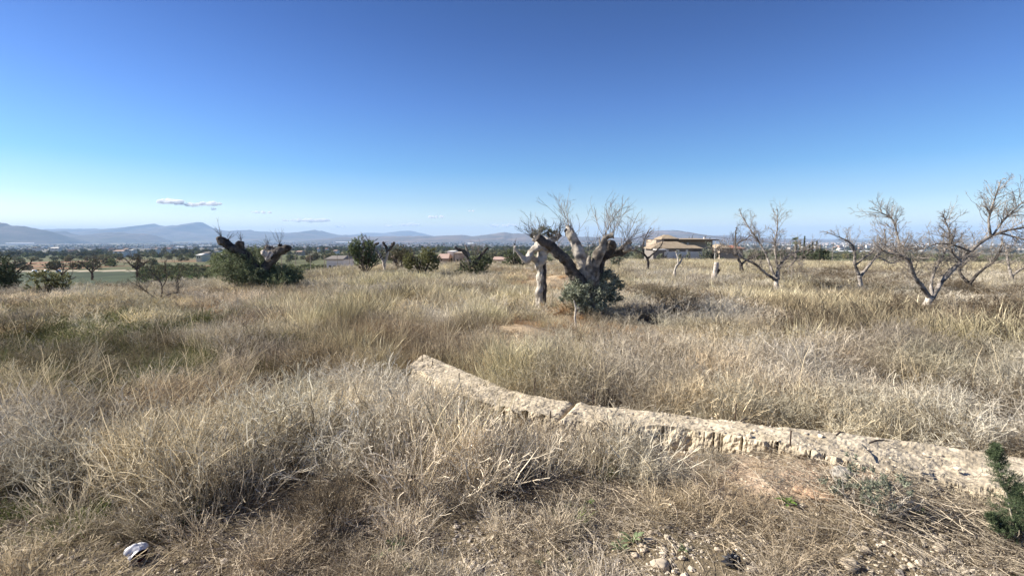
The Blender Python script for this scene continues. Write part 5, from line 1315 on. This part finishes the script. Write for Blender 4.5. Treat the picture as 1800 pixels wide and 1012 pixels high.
wire(at(1180, 404, 100), p1 + [0, 0, 0], .6, 'thin overhead wire sagging above the villa to the wooden pole')
wire(p1, p2, .4, 'overhead wire between the wooden pole and the darker pole'); wire(p2, at(1900, 432, 100), 1.0, 'overhead wire running from the darker pole to the right')
# fence beyond the crest, centre left
FEN = mat('fence_post', (0.30, 0.26, 0.21), .9, .2, 3)
for k_, (xa, xb, lb) in enumerate([(496, 700, 'wire fence on thin posts beyond the crest left of the small far pollarded tree')]):
    Df = 46.0; a0 = at(xa, 450, Df); a1 = at(xb, 450, Df + 6); gz0 = float(H(a0[0], a0[1]))
    t = thing('wire_fence', (a0[0], a0[1], gz0), lb, 'fence')
    tp_ = []
    for j in range(10):
        u_ = j / 9; x_ = a0[0] + (a1[0] - a0[0]) * u_; y_ = a0[1] + (a1[1] - a0[1]) * u_; g0 = float(H(x_, y_)); z1 = at(500, 446.5, y_)[2] + random.uniform(-.1, .15)
        V, q, _ = tubes(np.array([[(x_, y_, g0 - .2), (x_ + random.uniform(-.15, .15), y_, z1)]]), np.array([[.035, .03]]), 6); build('post', V, q, FEN, t); tp_.append((x_, y_, z1))
    for dz in (.05, .45, .9):
        V, q, _ = tubes(np.array([[(x_, y_, z_ - dz) for x_, y_, z_ in tp_]]), np.full((1, 10), .012), 4); build('wire', V, q, WIRE, t)

# farm house, ruins in the hollow beyond the crest
def hut(px0, px1, ytop, D, dep, lb, wm, rm, rh=0.8, name='farmhouse', win=2, cat='house', flat=False, ov=0.25):
    x0, x1 = at(px0, 440, D)[0], at(px1, 440, D)[0]; xm = (x0 + x1) / 2; z0 = float(H(xm, D + dep / 2)) - .5; z1 = at((px0 + px1) / 2, ytop, D)[2]
    if z1 < z0 + 1.5: z1 = z0 + 3
    t = thing(name, (xm, D + dep / 2, z0), lb, cat)
    zw = z1 if flat else z1 - rh
    part('wall', box(x0, x1, D, D + dep, z0, zw), wm, t)
    if flat: part('roof', box(x0 - .1, x1 + .1, D - .1, D + dep + .1, zw + .003, zw + .15), rm, t)
    else: part('roof', hip(x0 - ov, x1 + ov, D - ov, D + dep + ov, zw + .12, z1, 0.12 * (x1 - x0), dep / 2, .115), rm, t)
    for j in range(win):
        w_ = (x1 - x0) / (win * 2 + 1); xa = x0 + w_ * (1 + 2 * j)
        part('window', box(xa, xa + w_, D - .04, D + .02, zw - min(2.0, (zw - z0) * .6), zw - min(.8, (zw - z0) * .25)), GLS, t)
    return t
RUIN = mat('ruin_stone', (0.50, 0.42, 0.34), .95, .25, 1.5, .05, color2=(0.34, 0.26, 0.2), mixscale=.8)
PINK = mat('faded_roof', (0.46, 0.33, 0.27), .95, .2, 1)
hut(573, 601, 450.5, 70, 5, 'white low farm shed just beyond the wire fence', WHT, GREYR_SHADEW, .5, 'farm_shed', 3, 'shed')
hut(770, 786, 447, 72, 5, 'left half of the far stone ruin, with faded pink roof', RUIN, PINK, .7, 'ruined_house', 1)
hut(786.5, 797, 443.5, 76, 5, 'white box shaped house rising behind the far stone ruin', WHT, WHT, .2, 'house', 2, 'house', True)
hut(799, 815, 446, 73, 5, 'right half of the far stone ruin, bare pale walls', RUIN, RUIN, .2, 'ruined_house', 2, 'house', True)
hut(868, 893, 452.5, 66, 5, 'low pale ruin right of the stubbed bush', RUIN, PINK, .4, 'ruined_house', 3)
hut(690, 712, 447, 80, 6, 'low building with faded roof behind the dull brownish bush', RUIN, PINK, .5, 'farm_building', 2)
for i, (a_, c_, yt, D_, lb, wm, rm) in enumerate([(88, 103, 434.5, 950, 'long white farm building among the dark trees at the left', WHT, WHT), (57, 65, 433.5, 1000, 'small white farm building farthest left', WHT, GREYR_SHADEW), (198, 217, 439.5, 620, 'long low white house in the middle of the left orchards', WHT, PINK),
        (216, 224, 436.6, 760, 'white house right behind the long low one', WHT, PINK), (227, 231, 438.8, 640, 'tiny white hut right of the long low house', WHT, WHT), (258, 262, 437.5, 750, 'tiny white hut left of the lone tall tree', WHT, GREYR_SHADEW),
        (271, 275, 436.5, 800, 'narrow white house beside the lone tall tree', WHT, PINK), (293, 299, 436, 820, 'white house with dark windows right of the lone tall tree', WHT, RROOF), (344, 353, 446, 330, 'cream cube house at the edge of the orchard', mat('cream_paint', (.68, .62, .46), .9), WHT),
        (354, 366, 443, 420, 'grey roofed house behind the cream cube house', WALLC, GREYR_SHADEW), (376, 383, 440, 560, 'white house left above the long white shed', WHT, GREYR_SHADEW), (385, 401, 445.3, 390, 'long white shed behind the left bush top', WHT, WHT),
        (402, 409, 446, 400, 'short white shed right of the long white one', WHT, GREYR_SHADEW), (557, 560, 436, 900, 'narrow white house left of the pair before the town', WHT, PINK), (571, 575, 436.3, 880, 'white house right of the pair before the town', WHT, RROOF),
        (586, 592, 439.5, 640, 'low white house behind the wire fence', WHT, PINK), (520, 530, 441, 560, 'tan roofed barn left behind the wire fence', WALLC, PINK), (640, 655, 441, 560, 'wide tan barn behind the green bush', WALLC, PINK)]):
    hut(a_, c_, yt, D_, 10, lb, wm, rm, max(1.0, .35 * (c_ - a_) * PX(D_) * .3), 'farmhouse', 2, ov=.4)
BALE = mat('white_wrap', (0.78, 0.78, 0.78), .5)
for i, (px_, lb) in enumerate([(58, 'white wrapped bale at the crop field edge, leftmost of three'), (79, 'white wrapped bale at the crop field edge, middle of three'), (100, 'white wrapped bale at the crop field edge, rightmost of three')]):
    b = hit(px_, 477); D_ = 201.; x_ = at(px_, 452, D_)[0]; z_ = float(H(x_, D_))
    V = ICO2[0] * np.array([.9, .8, .75]); V[:, 2] = np.clip(V[:, 2], -.6, .6); o = build('wrapped_bale', V + [x_, D_, z_ + .6], ICO2[1], BALE, None, True); tag(o, lb, 'bale')
PLAS = mat('white_sheeting', (0.72, 0.72, 0.70), .6, .15, .01)
for i, (a_, c_, y0_, y1_, D_, dep, lb) in enumerate([(118, 196, 420.5, 417.6, 8000, 320, 'largest white greenhouse roofs at the foot of the low blue hills'), (140, 170, 412.4, 411, 12300, 300, 'pale strip high between the low hills at the left'), (48, 112, 425.3, 424.4, 6900, 260, 'long greenhouse strip below the left mountain'), (10, 60, 427.6, 427, 5600, 180, 'fainter greenhouse strip at the far left'),
        (310, 342, 433.6, 432.8, 2850, 60, 'white greenhouse strip left of the dark stub limb'), (350, 372, 431.6, 431, 3500, 90, 'thin white greenhouse strip just beside the dark stub limb'), (779, 802, 430.1, 429.2, 4300, 120, 'bright white factory roof before the right mountains'), (806, 815, 430.1, 429.3, 4400, 120, 'short white factory roof right of the bright one'), (858, 900, 430.6, 429.8, 4300, 100, 'long white roof beyond the pale olive bush'), (820, 832, 428.4, 426.8, 4700, 80, 'tall pale factory block in the distant town'),
        (590, 628, 425.6, 425, 6500, 200, 'pale roof strip across the middle of the distant town'), (455, 500, 434.9, 434.3, 2600, 50, 'pale roof strip under the drooping right stub limb'), (1465, 1530, 441.8, 440.6, 900, 40, 'pale roofs in the gap between the utility poles and the almonds')]):
    x0, x1 = at(a_, y0_, D_)[0], at(c_, y0_, D_)[0]; zf = at(a_, y0_, D_)[2]; zb = at(a_, y1_, D_ + dep)[2]; g0 = min(zf, float(H(x0, D_)), float(H(x1, D_ + dep))) - 3
    V = np.array([[x0, D_, g0], [x1, D_, g0], [x1 * (1 + dep / D_), D_ + dep, g0], [x0 * (1 + dep / D_), D_ + dep, g0], [x0, D_, zf], [x1, D_, zf], [x1 * (1 + dep / D_), D_ + dep, zb], [x0 * (1 + dep / D_), D_ + dep, zb]])
    o = build('greenhouse', V, BOXF, PLAS); tag(o, lb, 'greenhouse')

# ------------------------------------------------------------------ far tree masses and the town (past counting)
def blob_crown(r, n_=260, L=.34, W=.13):
    u = norm(r.normal(size=(n_, 3))) * r.uniform(.35, 1, (n_, 1)) ** .5
    u = u * (1 + .35 * np.array([mnoise.noise(Vector(v) * 1.8 + Vector((r.uniform(), 0, 0))) for v in u]))[:, None]
    V, q, t_ = leaves(u * [1, 1, .75] + [0, 0, .8], L, W, r, .2, (.5, 1.4)); return build('piece', V, q, TREEM, None, False, {'tone': t_}, link=False)
TREEM = mat('far_foliage', (1, 1, 1), .8, .2, 2, attr='tone', inst='tint', transl=.15)
rb = np.random.default_rng(900)
crowns = [blob_crown(rb) for i in range(5)]
def trees_at(name, x, y, s_, tint, lb, cat='trees'):
    n_ = len(x); z = H(x, y)
    scatter(name, crowns_for(name), np.stack([x, y, z - .1 * s_], 1), np.stack([np.zeros(n_), np.zeros(n_), RNG.uniform(0, 6.28, n_)], 1), np.stack([s_, s_, s_ * RNG.uniform(.8, 1.3, n_)], 1), RNG.integers(0, 5, n_), tint, lb, cat)
def crowns_for(name): return [bpy.data.objects.new('piece', c_.data) for c_ in crowns]
def polar_pts(n_, ra, rb_, ta, tb):
    r_ = np.sqrt(RNG.uniform(ra * ra, rb_ * rb_, n_)); t_ = RNG.uniform(ta, tb, n_); return np.sin(t_) * r_, np.cos(t_) * r_
def tinted(n_, c): return np.array(c) * RNG.uniform(.65, 1.35, (n_, 1)) * (1 + RNG.normal(size=(n_, 3)) * .06)
y = RNG.uniform(112, 204, 5200); x = y * RNG.uniform(-.80, .12, 5200); s_ = RNG.uniform(.9, 1.7, len(x)); k = (fbm(x / 14, y / 14, 2, 910) > .33) & (np.arctan2(x, y) > -.655); x, y, s_ = x[k], y[k], s_[k]
trees_at('near_orchard', x, y, s_, tinted(len(x), [.17, .175, .08]), 'olive green orchard rows just beyond the left crest', 'orchard')
x, y = polar_pts(8500, 200, 1100, -.95, .95); d_ = np.hypot(x, y); k = (y > 218) & (fbm(x / 110, y / 60, 3, 911) > .52) & (RNG.uniform(size=len(x)) < np.where(d_ > 450, .45, 1)); k &= RNG.uniform(size=len(x)) < .8; x, y = x[k], y[k]; s_ = RNG.uniform(1.4, 3.2, len(x))
trees_at('orchards', x, y, s_, tinted(len(x), [.17, .165, .085]), 'orchards and scrub spread over the slope below the field', 'orchard')
x, y = polar_pts(1100, 850, 1500, -.95, .35); k = fbm(x / 160, y / 90, 3, 912) > .44; x, y = x[k], y[k]; s_ = RNG.uniform(2.5, 5.5, len(x))
trees_at('tree_belt', x, y, s_, tinted(len(x), [.12, .13, .075]), 'dark belt of trees between the farms and the valley floor', 'trees')
x, y = polar_pts(9000, 1500, 7000, -.95, .95); k = fbm(x / 500, y / 260, 3, 913) > .47; x, y = x[k], y[k]; s_ = RNG.uniform(3, 7, len(x))
trees_at('valley_trees', x, y, s_, tinted(len(x), [.07, .08, .05]), 'dark tree lines scattered over the valley floor', 'trees')
gt = G(); nb = 0; TW = []
x, y = polar_pts(70000, 1700, 9500, -.95, .95); px_, py_, _f = proj(x, y, H(x, y))
dn = np.exp(-(((px_ - 640) / 260) ** 2)) + .55 * np.exp(-(((px_ - 850) / 150) ** 2)) + .3 * np.exp(-(((px_ - 1500) / 120) ** 2)) + .09
dn *= np.clip((fbm(x / 450, y / 450, 3, 915) - .36) * 5, .03, 1) * np.clip((np.hypot(x, y) - 1700) / 1000, .12, 1)
k = RNG.uniform(size=len(x)) < dn * .42; x, y = x[k], y[k]; z = H(x, y)
w = RNG.uniform(5, 13, len(x)); dd = RNG.uniform(5, 12, len(x)); hh = RNG.uniform(4, 10, len(x)) * np.where(RNG.uniform(size=len(x)) < .06, 2, 1)
Bv = np.array([[-1, -1, 0], [1, -1, 0], [1, 1, 0], [-1, 1, 0], [-1, -1, 1], [1, -1, 1], [1, 1, 1], [-1, 1, 1]], float)
V = Bv[None] * np.stack([w, dd, hh], 1)[:, None] + np.stack([x, y, z - 1], 1)[:, None]
q = (np.arange(len(x)) * 8)[:, None, None] + BOXF[None, 1:]
cols = np.array([[.75, .72, .66], [.62, .52, .42], [.45, .30, .22], [.70, .70, .70], [.5, .45, .40]])[RNG.integers(0, 5, len(x))] * RNG.uniform(.7, 1.1, (len(x), 1))
o = build('town', V.reshape(-1, 3), q.reshape(-1, 4), mat('town_walls', (1, 1, 1), .9, .05, .01, attr='col'), None, False, {'col': np.repeat(cols, 8, 0)})
tag(o, 'distant town of small pale houses spread across the valley floor', 'town', kind='stuff')
